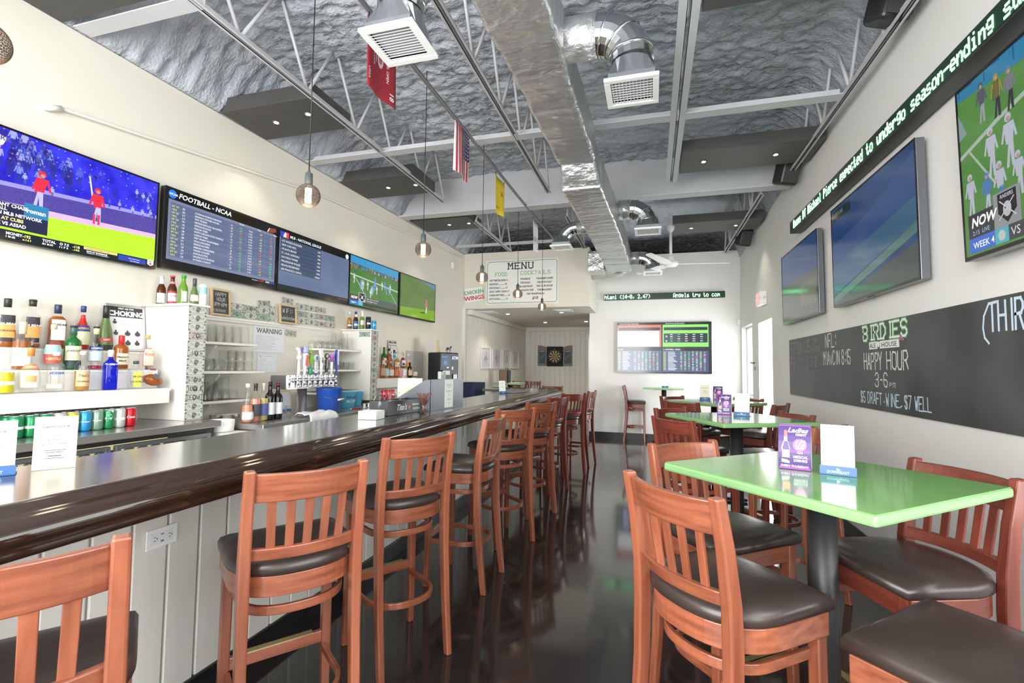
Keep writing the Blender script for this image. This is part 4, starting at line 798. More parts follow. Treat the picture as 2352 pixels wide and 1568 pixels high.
# ================================================================ bar stools
def upath(w, yf, yb, n=22, e=2.3):
    P = [(w, yf), (w, yf*.4)]
    for k in range(n+1):
        a = PI*k/n; c, s_ = math.cos(a), math.sin(a)
        P.append((w*math.copysign(abs(c)**(2/e), c), -.02-(abs(yb)-.02)*abs(s_)**(2/e)))
    return P+[(-w, yf*.4), (-w, yf)]
def make_stool(wood, label):
    wu, wl_ = WOODS[wood]
    t = thing('bar_stool', label, 'bar stool', (0, 0, 0), 0, 'wooden slat back bar stools')
    prof = [(0, -.232), (.25, -.202), (.5, -.182), (.68, -.178), (.80, -.182), (.95, -.202), (1.09, -.232)]
    for s in (-1, 1):
        m = MB(); m.sweep([(s*.178, y, z) for z, y in prof], [.030, .032, .034, .036, .036, .034, .032], [.036, .042, .046, .048, .046, .042, .036], wu, up=(0, 1, 0)); m.build('leg', t, bevel=.006)
        m = MB(); m.sweep([(s*.186, .165, 0), (s*.180, .156, .35), (s*.178, .152, .735)], [.030, .036, .038], [.030, .036, .038], wu, up=(0, 1, 0)); m.build('leg', t, bevel=.005)
    def arc(w, yc, bow, n=10): return [(w*(2*k/n-1), yc-bow*(1-(2*k/n-1)**2), 0) for k in range(n+1)]
    def rail(nm, z0, z1, y0, y1, bow, th):
        n = 12; vs = []
        for k in range(n+1):
            u = 2*k/n-1; x = .166*u; b = bow*(1-u*u)
            for z, y in ((z0, y0), (z1, y1)): vs += [(x, y-b-th/2, z), (x, y-b+th/2, z)]
        fs = []
        for k in range(n):
            a, b = k*4, k*4+4; fs += [(a, b, b+2, a+2), (a+1, a+3, b+3, b+1), (a+2, b+2, b+3, a+3), (a, a+1, b+1, b)]
        fs += [(0, 2, 3, 1), (n*4, n*4+1, n*4+3, n*4+2)]
        MB().add(vs, fs, wl_).build(nm, t, bevel=.004)
    rail('crest_rail', .985, 1.078, -.205, -.226, .040, .022)
    rail('lower_rail', .795, .835, -.172, -.180, .038, .022)
    for k in range(5):
        u = -.66+.33*k; x = .166*u; b0, b1 = .038*(1-u*u), .040*(1-u*u)
        MB().sweep([(x*.97, -.176-b0, .83), (x*1.02, -.203-b1, .99)], .027, .010, wu, up=(0, 1, 0)).build('slat', t, bevel=.002)
    P = upath(.196, .168, .196)
    m = MB(); zc = .705; m.sweep([(x, y, zc) for x, y in P], .018, .066, wl_); m.bx(-.175, .175, .145, .167, zc-.033, zc+.033, wl_); m.build('seat_frame', t, bevel=.003)
    # cushion
    O = upath(.212, .184, .214, 22); n = len(O); vs = []; rings = [(.95, .738), (1, .745), (1.0, .764), (.965, .779), (.84, .793), (.55, .803), (.2, .806)]
    cx, cy = 0, .0
    for s_, z in rings:
        for x, y in O: vs.append((cx+(x-cx)*s_, cy+(y-cy)*s_, z))
    fs = [(i*n+k, i*n+(k+1) % n, (i+1)*n+(k+1) % n, (i+1)*n+k) for i in range(len(rings)-1) for k in range(n)]+[tuple(range(n-1, -1, -1)), tuple((len(rings)-1)*n+k for k in range(n))]
    fs = [tuple(reversed(f)) for f in fs]
    MB().add(vs, fs, vinyl, None, True).build('seat_cushion', t)
    P = upath(.166, .140, .168); MB().sweep([(x, y, .615) for x, y in P], .016, .030, wl_).build('brace_ring', t, bevel=.003)
    P = upath(.168, .142, .190); MB().sweep([(x, y, .285) for x, y in P], .016, .030, wl_).build('footrest_ring', t, bevel=.003)
    fr_ = MB().bx(-.165, .165, .147, .169, .30, .345, wl_).build('footrest', t, bevel=.003)
    MB().bx(-.13, .13, .144, .172, .3455, .349, brass).bx(-.13, .13, .1695, .172, .325, .349, brass).build('brass_plate', fr_)
    for s in (-1, 1):
        for z in (.69, .615): MB().lathe([(.007, 0), (.005, .004)], chrome, n=10, M=Matrix.Translation((s*.168, .132, z)) @ Matrix.Rotation(PI/2, 4, 'X')).build('bolt', t)
    return t
protos = {}
SG = {'bar': 'bar stools in a row along the bar', 'tab': 'bar stools at the green high tables', 'alc': 'bar stools beyond the bar end'}
def place_stool(a, b, side, wood, label, grp, shift=0, y=None):
    """a, b: left and right post tops as the photograph shows them; side 1 seen from behind, -1 seen from the front"""
    if y is None: A, B = atz(a, 1.09), atz(b, 1.09)
    else: A, B = aty(a, y), aty(b, y)
    m = (A+B)/2; d = (B-A).xy.normalized(); f = Vector((-d.y, d.x))*side
    c = m.xy+f*(.232+shift); rz = math.atan2(f.y, f.x)-PI/2
    return put(c, rz, wood, label, grp)
def put(c, rz, wood, label, grp):
    if wood not in protos:
        t = make_stool(wood, label); t.location = (c[0], c[1], 0); t.rotation_euler = (0, 0, rz); t['group'] = SG[grp]; protos[wood] = t; return t
    return dup(protos[wood], (c[0], c[1], 0), rz, label, SG[grp])
B_, T_, A_ = 'bar', 'tab', 'alc'
place_stool((561, 1083), (845, 1053), 1, 'honey', 'bar stool at the bar, nearest one shown whole', B_)
place_stool((886, 1005), (1039, 991), 1, 'honey', 'bar stool at the bar, right behind the nearest whole one', B_)
d_ = Vector((.6, .8)); A = atz((284, 1228), 1.09).xy-d_*.18; put(A+Vector((-.8, .6))*.232, math.atan2(.6, -.8)-PI/2, 'honey', 'bar stool cut by the lower left corner of the frame', B_)
place_stool((1114, 962.5), (1159, 950), 1, 'honey', 'bar stool turned square to the bar, third whole one', B_)
place_stool((1143, 939), (1228, 935), 1, 'honey', 'bar stool at the bar just behind the square-turned one', B_)
place_stool((1213, 924), (1276, 921), 1, 'honey', 'fifth whole bar stool along the bar', B_)
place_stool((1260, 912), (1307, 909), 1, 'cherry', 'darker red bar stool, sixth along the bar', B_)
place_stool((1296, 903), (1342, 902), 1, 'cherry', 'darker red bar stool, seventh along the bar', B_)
put((-.87-.2, 7.25), math.atan2(.12, -1)-PI/2-.05, 'cherry', 'last bar stool at the bar corner, seen from its side', B_)
place_stool((1440, 1078), (1653.6, 1145), 1, 'honey', 'bar stool in the right foreground, its slatted back to us at the nearest green table', T_)
place_stool((1496, 1018), (1637, 1009), -1, 'honey', 'bar stool on the aisle side behind the nearest green table', T_)
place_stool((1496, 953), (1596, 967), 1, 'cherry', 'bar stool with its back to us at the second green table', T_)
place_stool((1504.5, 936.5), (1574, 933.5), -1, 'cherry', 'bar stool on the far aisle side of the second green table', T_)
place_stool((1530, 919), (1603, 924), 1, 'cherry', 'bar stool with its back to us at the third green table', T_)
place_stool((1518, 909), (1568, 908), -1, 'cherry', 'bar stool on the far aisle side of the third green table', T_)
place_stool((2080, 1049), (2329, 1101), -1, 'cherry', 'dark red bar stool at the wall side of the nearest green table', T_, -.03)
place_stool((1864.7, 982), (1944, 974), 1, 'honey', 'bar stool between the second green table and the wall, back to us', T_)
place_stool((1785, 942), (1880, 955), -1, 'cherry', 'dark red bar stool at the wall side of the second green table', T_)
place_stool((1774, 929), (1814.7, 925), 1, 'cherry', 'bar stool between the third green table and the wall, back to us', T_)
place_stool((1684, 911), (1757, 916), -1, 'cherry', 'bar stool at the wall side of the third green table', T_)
put((.72, 1.41), math.atan2(.72, -.69)-PI/2, 'honey', 'bar stool in the lower right corner, only its seat in the frame', T_)
put((-.30, 9.88), -PI/2, 'cherry', 'lone bar stool in profile against the far white wall', T_)
place_stool((1208, 868), (1241, 868), -1, 'cherry', 'bar stool facing us before the alcove back wall', A_, y=11.6)
place_stool((1246, 884), (1293, 887), -1, 'cherry', 'bar stool whose back just shows over the bar corner', A_, y=8.75)
put((-3.25, 10.95), PI*.75, 'cherry', 'bar stool behind the small green alcove table', A_)
# ================================================================ green tables
def table(c, side, rz, lb, s2=None):
    t = thing('high_table', lb, 'table', (c[0], c[1], 0), rz, 'green high tables')
    s2 = s2 or side
    MB().box((0, 0, 1.055), (side, s2, .03), greene).build('table_edge', t, bevel=.008)
    MB().box((0, 0, 1.0705), (side-.012, s2-.012, .002), greent).build('tabletop', t)
    MB().cyl((0, 0, .03), (0, 0, 1.02), .045, blackp, n=24).build('pedestal', t)
    MB().box((0, 0, 1.033), (.34, .05, .012), blackp).box((0, 0, 1.033), (.05, .34, .012), blackp).build('spider_bracket', t)
    b = MB()
    for k in range(4): b.box((.16*math.cos(k*PI/2+PI/4), .16*math.sin(k*PI/2+PI/4), .022), (.30, .06, .03), blackp, rz=k*PI/2+PI/4)
    b.lathe([(.08, 0), (.08, .04), (.05, .06)], blackp, n=20); b.build('base', t, bevel=.006); return t
table((.553, 1.90), .725, math.radians(41.5), 'nearest green high table, in the right foreground')
table((.60, 3.92), .74, math.radians(28), 'second green high table from the front')
table((.675, 5.80), .74, math.radians(44), 'third green high table, nearest the door')
table((.22, 9.62), .73, math.radians(-5), 'narrow green high table against the far wall', .5)
table((-3.05, 10.4), .62, math.radians(5), 'small green table in the alcove behind the bar end')
# ================================================================ the bar
bar = thing('bar_counter', 'long bar with zinc top, dark varnished arm rail and white board front', 'bar', (-1.7, 0, 0))
def rb(mb): mb.V = [(x+1.7, y, z) for x, y, z in mb.V]; return mb
Y0_, Y1_ = -.6, 7.95
rb(MB().bx(-2.03, -1.50, Y0_, Y1_-.05, 1.035, 1.07, bartop).bx(-2.6, -2.03, 7.3, Y1_-.05, 1.035, 1.07, bartop)).build('bar_top', bar, bevel=.003)
rb(MB().bx(-1.97, -1.865, Y0_, 7.75, 0, 1.034, boardp).bx(-2.55, -1.97, 7.62, 7.75, 0, 1.034, boardp)).build('bar_carcass', bar)
# rail profile swept along the edge and round the far corner
PR = [(0, 1.02), (0, 1.072), (.016, 1.079), (.035, 1.076), (.055, 1.062), (.075, 1.056), (.095, 1.052), (.115, 1.040), (.125, 1.022), (.120, 1.003), (.108, .992), (.112, .982), (.108, .968), (.092, .960), (.07, .962), (.055, .975), (.03, .98)]
path = [(-1.505, Y0_), (-1.505, 2), (-1.505, 4), (-1.505, 6), (-1.505, 7.70)]
for k in range(1, 7): a = PI/2*k/6; path.append((-1.505-.2*(1-math.cos(a)), 7.70+.2*math.sin(a)))
path += [(-2.2, 7.90), (-2.62, 7.90)]
vs = []; K = len(path)
for i, p in enumerate(path):
    a, b = Vector(path[max(i-1, 0)]), Vector(path[min(i+1, K-1)]); d = (b-a).normalized(); nrm = Vector((d.y, -d.x))
    for o_, z in PR: vs.append((p[0]+nrm.x*o_, p[1]+nrm.y*o_, z))
n = len(PR); fs = [(i*n+k, (i+1)*n+k, (i+1)*n+(k+1) % n, i*n+(k+1) % n) for i in range(K-1) for k in range(n)]+[tuple(range(n)), tuple((K-1)*n+k for k in range(n-1, -1, -1))]
fs = [tuple(reversed(f)) for f in fs]
o = rb(MB().add(vs, fs, railw, None, True)).build('arm_rail', bar)
bp0 = rb(MB().box((-1.857, 0, .57), (.016, .1325, .92), boardp)).build('board', bar, bevel=.005, seg=1); bp0.location = (0, Y0_+.07, 0)
ys = [Y0_+.07+.1405*k for k in range(1, 59)]
for y in ys:
    c = bp0.copy(); C.objects.link(c); c.parent = bar; c.location = (0, y, 0)
rb(MB().bx(-1.865, -1.835, Y0_, 7.78, 0, .115, blackm)).build('kick_board', bar, bevel=.004)
def outlet(y, z, lb, big=True):
    t = thing('bar_outlet', lb, 'outlet', M=fr((-1.846, y, z), (0, 1, 0))); w_, h_ = (.125, .075) if big else (.075, .115)
    MB().box((0, 0, .003), (w_, h_, .005), white).build('plate', t, bevel=.002); d = flat((.12, .12, .14)); m = MB().q(-w_*.36, -h_*.3, w_*.36, h_*.3, flat((.8, .8, .8)), .0058)
    for u in (-.03, .03): m.q(u-.004, .004, u+.004, .007, d, .0062).q(u-.004, -.009, u+.004, -.006, d, .0062).disc(u+.009, -.001, .003, d, .0062)
    m.q(-.006, .010, .006, .014, d, .0062).q(-.006, -.017, .006, -.011, d, .0062); m.build('sockets', t)
outlet(1.475, .742, 'white outlet plate on the bar front near the lower left'); outlet(4.67, .76, 'small white outlet plate far along the bar front', False)
# ---------------------------------------------------------------- cards and things on tables and bar
navy = flat((.02, .09, .26)); ink = flat((.05, .05, .06)); pinkm = flat((.9, .10, .52)); purp = flat((.06, .025, .16)); vio = flat((.22, .05, .42)); cream_ = flat((.80, .76, .62))
def lined(m, x0, x1, rows, w=.0008, c=None):
    for y, a, h in rows: m.q((x0+x1)/2-a/2, y, (x0+x1)/2+a/2, y+h, c or ink, w)
def menucard(lb, P, ang, w=.105, h=.17, base=True, col=paper, dense=False):
    t = thing('menu_card', lb, 'menu card', (P[0], P[1], P[2]), ang, 'upright drink cards')
    M = fr((-w/2, 0, .0), (1, 0, 0), (0, .12, 1))
    MB().box((w/2, h/2, -.002), (w, h, .003), col).build('card', t).matrix_local = M
    m = MB(); m.text('HAPPY HOUR', w/2, h*.78, h*.045, ink, .0006, 'C', shear=.15, bold=.01)
    for i, s in enumerate(('WINE', '$5 DRAFTS', '$7 WELL DRINKS')): m.text(s, w/2, h*(.62-.08*i), h*.035, ink, .0006, 'C')
    if dense: lined(m, 0, w, [(h*.35, w*.5, .002), (h*.31, w*.4, .002), (h*.24, w*.3, .003), (h*.2, w*.45, .002)], .0006)
    m.build('lettering', t).matrix_local = M
    if base:
        MB().prism([(-w/2-.004, 0), (w/2+.004, 0), (w/2+.004, .03), (-w/2-.004, .03)], -.002, .002, navy).build('blue_stand', t).matrix_local = fr((0, -.014, 0), (1, 0, 0), (0, .25, 1))
        MB().bx(-w/2-.004, w/2+.004, -.016, .03, 0, .003, navy).build('stand_foot', t)
        m = MB(); m.text('DOWNEAST', 0, .006, .009, flat((.35, .6, .85)), .0026, 'C', bold=.02, sx=.9); m.disc(0, .018, .007, flat((.8, .85, .9)), .0026, n=3); m.build('stand_print', t).matrix_local = fr((0, -.014, 0), (1, 0, 0), (0, .25, 1))
    return t
def tent(lb, P, ang, w=.10, h=.155):
    t = thing('tent_card', lb, 'tent card', (P[0], P[1], P[2]), ang, 'purple ladies night tent cards')
    n = 8; rows = []
    for k in range(n+1): s = k/n; rows.append((-.030-.014*math.sin(s*PI)+.028*s, h*s))
    def side(sg, mt, nm):
        vs = [(u*w/2, -sg*y, z) for y, z in rows for u in (-1, 1)]; fs = [(i*2, i*2+1, i*2+3, i*2+2) if sg < 0 else (i*2, i*2+2, i*2+3, i*2+1) for i in range(n)]
        MB().add(vs, fs, mt).build(nm, t)
    side(1, paper, 'back_panel'); side(-1, purp, 'front_panel')
    MB().bx(-w/2, w/2, -.03, .03, 0, .001, paper).build('base_panel', t)
    def fn(p):
        s = p[1]/h; s = min(1, max(0, s)); return (p[0]-w/2, -.030-.014*math.sin(s*PI)+.028*s-p[2]-.0006, h*s)
    m = MB(); Wt = flat((.85, .85, .88)); z = .0004
    m.q(.004, .004, w-.004, h*.45, vio, .0002); m.frame2(.004, .004, w-.004, h-.004, .0016, pinkm, z)
    m.disc(w*.66, h*.56, w*.21, pinkm, z); m.text('1/2', w*.66, h*.54, h*.13, Wt, z*2, 'C', bold=.03, shear=.2); m.text('PRICE', w*.66, h*.47, h*.045, Wt, z*2, 'C', bold=.02)
    m.text('Ladies', w*.60, h*.83, h*.105, Wt, z*2, 'C', bold=.02, shear=.35, sx=1.1); m.text('NIGHT', w*.70, h*.76, h*.05, Wt, z*2, 'C', bold=.03)
    m.text('ON', w*.66, h*.37, h*.05, Wt, z*2, 'C', bold=.02); m.text('MEZCAL', w*.68, h*.27, h*.055, Wt, z*2, 'C', bold=.03); m.text('DRINKS', w*.68, h*.19, h*.055, Wt, z*2, 'C', bold=.03); m.text('EVERY THURSDAY', w*.5, h*.06, h*.05, Wt, z*2, 'C', bold=.02, sx=.95)
    m.poly([(w*.10, h*.16), (w*.34, h*.14), (w*.36, h*.48), (w*.28, h*.66), (w*.27, h*.86), (w*.18, h*.86), (w*.18, h*.66), (w*.10, h*.5)], flat((.75, .78, .8)), z); m.q(w*.12, h*.27, w*.35, h*.44, flat((.75, .35, .22)), z*2); m.q(w*.18, h*.72, w*.27, h*.87, flat((.6, .15, .12)), z*2)
    m.V = [fn(v) for v in m.V]; m.build('print', t); return t
tz = 1.0725
tent('purple ladies night tent card on the nearest green table', (.49, 1.955, tz), -.35+.05)
menucard('white menu card in a blue stand on the nearest green table', (.60, 1.885, tz), -.30, .095, .165)
tent('purple ladies night tent card on the second green table', (.545, 4.12, tz), -.25)
menucard('white menu card in a blue stand on the second green table', (.655, 4.03, tz), -.35)
menucard('beige menu card in a blue stand on the third green table', (.585, 5.98, tz), 0, col=cream_)
tent('purple ladies night tent card on the third green table', (.74, 6.10, tz), -.3)
menucard('white menu card on the far wall table', (.24, 9.6, tz), 0)
menucard('white card cut by the left edge of the frame, on the bar', (-1.93, .985, 1.071), 1.0, .11, .165)
menucard('cream menu card with faint text on the bar, at the left', (-1.875, 1.12, 1.071), .98, .105, .17, False, cream_, True)
menucard('thin white card seen edge-on far along the bar', (-1.90, 6.15, 1.071), .9, .10, .17)
# napkins, organiser, jars, straws, station box
t = thing('napkin_stack', 'square stack of white napkins on the bar', 'napkins', (-1.765, 2.81, 1.071), .1)
for k in range(5): MB().box((random.uniform(-.002, .002), random.uniform(-.002, .002), .006+.011*k), (.125, .125, .0105), paper).build('napkin_layer', t, bevel=.002)
t = thing('bar_caddy', 'black bar caddy with white script lettering on the bar', 'bar caddy', M=fr((-1.76, 3.0, 1.071), (.10, 1, 0)))
bc = mat('dark_caddy_plastic', (.045, .046, .052), .35)
MB().bx(0, .46, 0, .10, -.006, 0, bc).bx(0, .46, 0, .10, -.155, -.149, bc).bx(0, .006, 0, .10, -.15, -.006, bc).bx(.454, .46, 0, .10, -.15, -.006, bc).bx(0, .46, 0, .005, -.15, -.006, bc).bx(.15, .154, .005, .10, -.15, -.006, bc).build('tray', t, bevel=.002)
m = MB(); m.text("Tito's", .10, .03, .045, W1, .001, bold=.01, shear=.4, sx=.9); m.build('lettering', t); m = MB(); m.text('Handmade', .30, .055, .018, W1, .001, bold=.02, shear=.3, sx=.9); m.text('VODKA', .31, .022, .018, W1, .001, bold=.02, sx=1.1); m.build('lettering', t); MB().disc(.265, .045, .012, flat((.6, .2, .08)), .001).build('copper_emblem', t)
def lathe_thing(name, lb, cat, P, parts, group=None, rz=0):
    t = thing(name, lb, cat, P, rz, group)
    for nm, prof, mt, kw in parts: MB().lathe(prof, mt, **kw).build(nm, t)
    return t
for k, (x, y) in enumerate(((-1.84, 3.06), (-1.84, 3.20), (-1.835, 3.34))):
    lathe_thing('glass_jar', '%s clear lidded jar standing in the black caddy' % ('nearest', 'middle', 'farthest')[k], 'jar', (x, y, 1.077), [('jar', [(.05, 0), (.058, .01), (.062, .07), (.058, .10), (.045, .125), (.046, .14)], glassc, {}), ('lid', [(.05, .141), (.052, .15), (.03, .16), (.012, .172), (.012, .18)], glassc, {})], 'jars in the caddy')
t = thing('straw_glass', 'glass full of brown straws on the bar by the caddy', 'glass', (-1.63, 3.30, 1.071))
MB().lathe([(.030, 0), (.034, .004), (.042, .10), (.040, .10), (.032, .010), (.002, .009)], glassc, cap=False).build('glass', t)
brn = mat('brown_straw', (.13, .035, .02), .4)
for k in range(16):
    a = k*2.4; r0, r1 = .018, random.uniform(.03, .065); MB().cyl((r0*math.cos(a+3), r0*math.sin(a+3), .012), (r1*math.cos(a), r1*math.sin(a), random.uniform(.125, .155)), .0032, brn, n=6).build('straw', t)
t = thing('service_station_box', 'grey steel sided station box with a white notice on the bar', 'service box', (-1.66, 3.47, 1.071))
gs = mat('dull_grey_steel', (.125, .135, .152), .35, metal=.3, noise_=((4, 4, 30), (.105, .113, .13), .4))
def rbx(mb): mb.V = [(x+y*.1, y, z) for x, y, z in mb.V]; return mb
rbx(MB().bx(-.006, 0, 0, .54, 0, .245, gs)).build('front_panel', t)
MB().prism([(0, 0), (0, .245), (-.05, .24), (-.28, .10), (-.30, .09), (-.30, 0)], 0, .005, gs, fr((-.001, .005, 0), (1, 0, 0))).build('end_panel', t)
MB().prism([(.05, 0), (.05, .245), (-.0, .24), (-.24, .10), (-.24, 0)], 0, .005, gs, fr((-.001, .54, 0), (1, 0, 0))).build('end_panel', t)
rbx(MB().bx(-.29, -.006, .006, .535, .0, .006, gs)).build('floor_panel', t)
M = fr((.0215, .215, .01), (.1, 1, 0)); m = MB(); MB().box((.07, .115, .0008), (.14, .23, .0015), paper).build('notice', t).matrix_local = M
m.text('BIRDIES', .07, .175, .018, flat((.25, .5, .3)), .002, 'C', bold=.02); m.text('ALE HOUSE', .07, .16, .008, ink, .002, 'C'); lined(m, 0, .14, [(.135, .1, .003), (.125, .08, .002), (.10, .04, .003), (.07, .06, .002), (.06, .05, .002), (.035, .03, .003)], .002); m.build('notice_print', t).matrix_local = M
tag(MB().box((0, 0, .0), (.004, .20, .24), cream_).build('notice_board', loc=(-1.90, 3.58, 1.20), rot=(0, .06, -.85)), 'blank cream sheet standing behind the station box', 'notice')
t = thing('card_terminal', 'small card holder leaning on top of the station box', 'card holder', (-1.655, 3.66, 1.317)); MB().box((0, .005, .03), (.006, .07, .06), flat((.55, .6, .55))).box((-.02, .045, .03), (.05, .05, .06), flat((.35, .36, .36))).build('card', t); MB().box((.0045, .003, .02), (.002, .06, .02), flat((.15, .5, .2))).build('green_print', t)
for k, (x, y) in enumerate(((-1.72, 7.0), (-1.70, 7.12), (-1.69, 7.24))):
    lathe_thing('salt_shaker', ('near', 'middle', 'far')[k]+' tall clear glass at the far end of the bar', 'glass', (x, y, 1.071), [('glass', [(.028, 0), (.036, .15), (.034, .15), (.026, .01), (.001, .009)], glassc, dict(cap=False))], 'glasses at the bar end')
for k, y in enumerate((6.45, 6.75)): tag(MB().box((0, 0, .006), (.22, .26, .010), mat('grey_bar_mat', (.2, .21, .23), .6)).build('bar_mat', loc=(-1.87+.04*k, y, 1.071), bevel=.003), ('nearer', 'farther')[k]+' flat grey mat near the far end of the bar', 'mat', 'flat mats on the bar')
t = thing('menu_holder', 'brown and black menu holder with papers on the alcove table', 'menu holder', (-3.16, 10.42, 1.073), .4)
MB().box((-.06, 0, .15), (.16, .12, .28), mat('brown_leather', (.16, .09, .055), .5)).build('folder', t, bevel=.01); MB().box((.075, 0, .14), (.08, .14, .28), blackp).build('caddy', t, bevel=.02); MB().tube([(-.0, 0, .28), (0, 0, .33), (.05, 0, .33), (.05, 0, .28)], .006, blackp).build('carry_handle', t); MB().box((.13, -.03, .10), (.004, .07, .2), paper).build('paper', t)
t = thing('paper_pile', 'loose papers lying on the small alcove table', 'papers', (-2.95, 10.40, 1.073), .3)
for k in range(3): MB().box((.04*k-.03, .03*k-.02, .002+.003*k), (.2, .27, .002), paper, rz=.3*k).build('sheet', t)
t = thing('cloth_covered_stand', 'stand draped with dark navy cloth beyond the bar', 'draped stand', (-3.0, 7.9, 0))
cv = MB(); n = 28; vs = []
for j, (s_, z) in enumerate(((1.0, 1.15), (1.0, 1.14), (1.02, .9), (1.10, .5), (1.16, .02))):
    for k in range(n):
        a = 2*PI*k/n; q = 1/max(abs(math.cos(a)), abs(math.sin(a))); rip = 1+(.04*math.sin(a*9) if j > 1 else 0)
        vs.append((.17*q*s_*rip*math.cos(a), .25*q*s_*rip*math.sin(a), z))
fs = [(i*n+k, i*n+(k+1) % n, (i+1)*n+(k+1) % n, (i+1)*n+k) for i in range(4) for k in range(n)]+[tuple(range(n))]
cv.add(vs, [tuple(reversed(f)) for f in fs], mat('navy_cloth', (.012, .022, .06), .8), None, True).build('cloth', t); MB().bx(-.14, .14, -.22, .22, 0, 1.13, blackp).build('stand', t)
# cash machine
t = thing('cash_machine', 'black cash machine against the left wall', 'cash machine', (-3.21, 7.0, 0), math.atan2(.9, .44))
# local x along the front, local -y outwards is +X of the room
MB().bx(0, .40, 0, .30, .0, 1.645, blackp).build('cabinet', t, bevel=.02)
M = fr((0, -.001, 0), (1, 0, 0)); m = MB(); m.q(.03, 1.42, .22, 1.60, flat((.02, .06, .14), .6), .002); m.text('BITCOIN', .045, 1.56, .022, flat((.35, .5, .7), .6), .003); m.disc(.12, 1.48, .035, flat((.1, .25, .5), .5), .003); m.q(.245, 1.52, .375, 1.60, flat((.02, .03, .25), .6), .002); m.text('ATM', .25, 1.535, .05, W1, .003, bold=.03, sx=.95); m.q(.25, 1.37, .285, 1.42, flat((.5, .7, .5)), .002); m.q(.15, 1.395, .19, 1.41, flat((.9, .9, .9), 1), .002)
m.build('screen_and_print', t).matrix_local = M
MB().bx(.04, .2, -.03, 0, 1.28, 1.36, blackg).bx(.27, .36, -.02, 0, 1.20, 1.30, greyp).build('keypad', t, bevel=.006)
tag(MB().box((0, 0, .1), (.004, .20, .21), mat('yellowed_paper', (.72, .62, .38), .6)).build('yellow_notice', loc=(-3.29, 7.12, 1.648), rot=(0, -.08, .15)), 'yellowed paper notice standing on the cash machine', 'notice')
t = thing('horse_figurine', 'small dark horse figurine on the cash machine', 'figurine', (-3.20, 7.32, 1.648), 1.45); hm = mat('dark_bronze', (.10, .035, .03), .35)
m = MB().tube([(-.055, 0, .062), (-.02, 0, .066), (.03, 0, .062), (.052, 0, .072), (.07, 0, .098), (.088, 0, .10), (.10, 0, .088)], [.012, .019, .017, .014, .009, .009, .005], hm).tube([(-.06, 0, .066), (-.08, 0, .06), (-.088, 0, .035)], .004, hm)
for x, dx in ((-.05, -.014), (-.042, .012), (.04, .022), (.048, -.006)): m.tube([(x, 0, .055), (x+dx, 0, .03), (x+dx*.5, 0, 0)], [.007, .004, .004], hm)
m.build('body', t); MB().bx(-.02, .02, -.018, .018, .045, .085, flat((.3, .18, .5))).build('saddle_cloth', t)
tag(MB().bx(.004, .02, 0, .54, 0, .42, mat('grey_wall_panel', (.5, .5, .49), .5)).build('wall_board', loc=(xl(6.72), 6.72, 1.24), rot=(0, 0, AL)), 'plain grey board on the wall behind the far bottle shelf', 'board')
# dart board cabinet
t = thing('dartboard_cabinet', 'open dartboard cabinet with score boards on its doors', 'dartboard', M=fr((-2.86, YB-.02, 1.47), (1, 0, 0)))
gw = mat('weathered_grey_wood', (.27, .235, .215), .6, noise_=((4, 30, 4), (.2, .17, .155), .3)); dk = flat((.02, .02, .022), rough=.8)
MB().box((.23, .27, -.0), (.47, .56, .03), dk).build('backing', t)
m = MB().lathe([(.225, 0), (.225, .03)], dk, (.23, .27, .012), n=40); m.build('board_rim', t)
m = MB(); cr = flat((.55, .47, .30), rough=.8); rd, gn = flat((.4, .04, .04)), flat((.03, .16, .07))
for k in range(20):
    a0, a1 = 2*PI*(k-.5)/20, 2*PI*(k+.5)/20
    for r0, r1, cA, cB in ((.017, .095, cr, dk), (.095, .104, gn, rd), (.104, .155, cr, dk), (.155, .165, gn, rd)):
        P = [(.23+r_*math.sin(a), .27+r_*math.cos(a)) for r_, a in ((r0, a0), (r0, a1), (r1, a1), (r1, a0))]; m.poly(P[::-1], cA if k % 2 else cB, .0435)
    m.text(str((20, 1, 18, 4, 13, 6, 10, 15, 2, 17, 3, 19, 7, 16, 8, 11, 14, 9, 12, 5)[k]), .23+.19*math.sin(2*PI*k/20), .26+.19*math.cos(2*PI*k/20), .024, W1, .0435, 'C')
m.disc(.23, .27, .016, gn, .044); m.disc(.23, .27, .007, rd, .0445); m.build('dart_face', t)
for sx in (-1, 1):
    x0 = .23+sx*.245; x1 = x0+sx*.25; w_ = [(x0, 0), (x1, 0), (x1, .585), (x0+sx*.12, .575), (x0, .53)]
    if sx < 0: w_ = w_[::-1]
    d = MB().prism(w_, .0, .02, gw).build('door', t)
    a, b = sorted((x0+sx*.03, x1-sx*.03)); m = MB().q(a, .07, b, .45, flat((.08, .10, .13), rough=.6), .021); m.text('HOME' if sx < 0 else 'AWAY', (a+b)/2, .40, .035, W1, .022, 'C')
    for q_ in range(3): m.chalk('17', a+.02+q_*.055, .18+.05*q_, .06, flat((.5, .5, .5)), .022, .05, .5)
    m.build('score_board', d); MB().cyl((x0-sx*.004, .10, .02), (x0-sx*.004, .10, .04), .01, brass).cyl((x0-sx*.004, .44, .02), (x0-sx*.004, .44, .04), .01, brass).build('hinge', d)
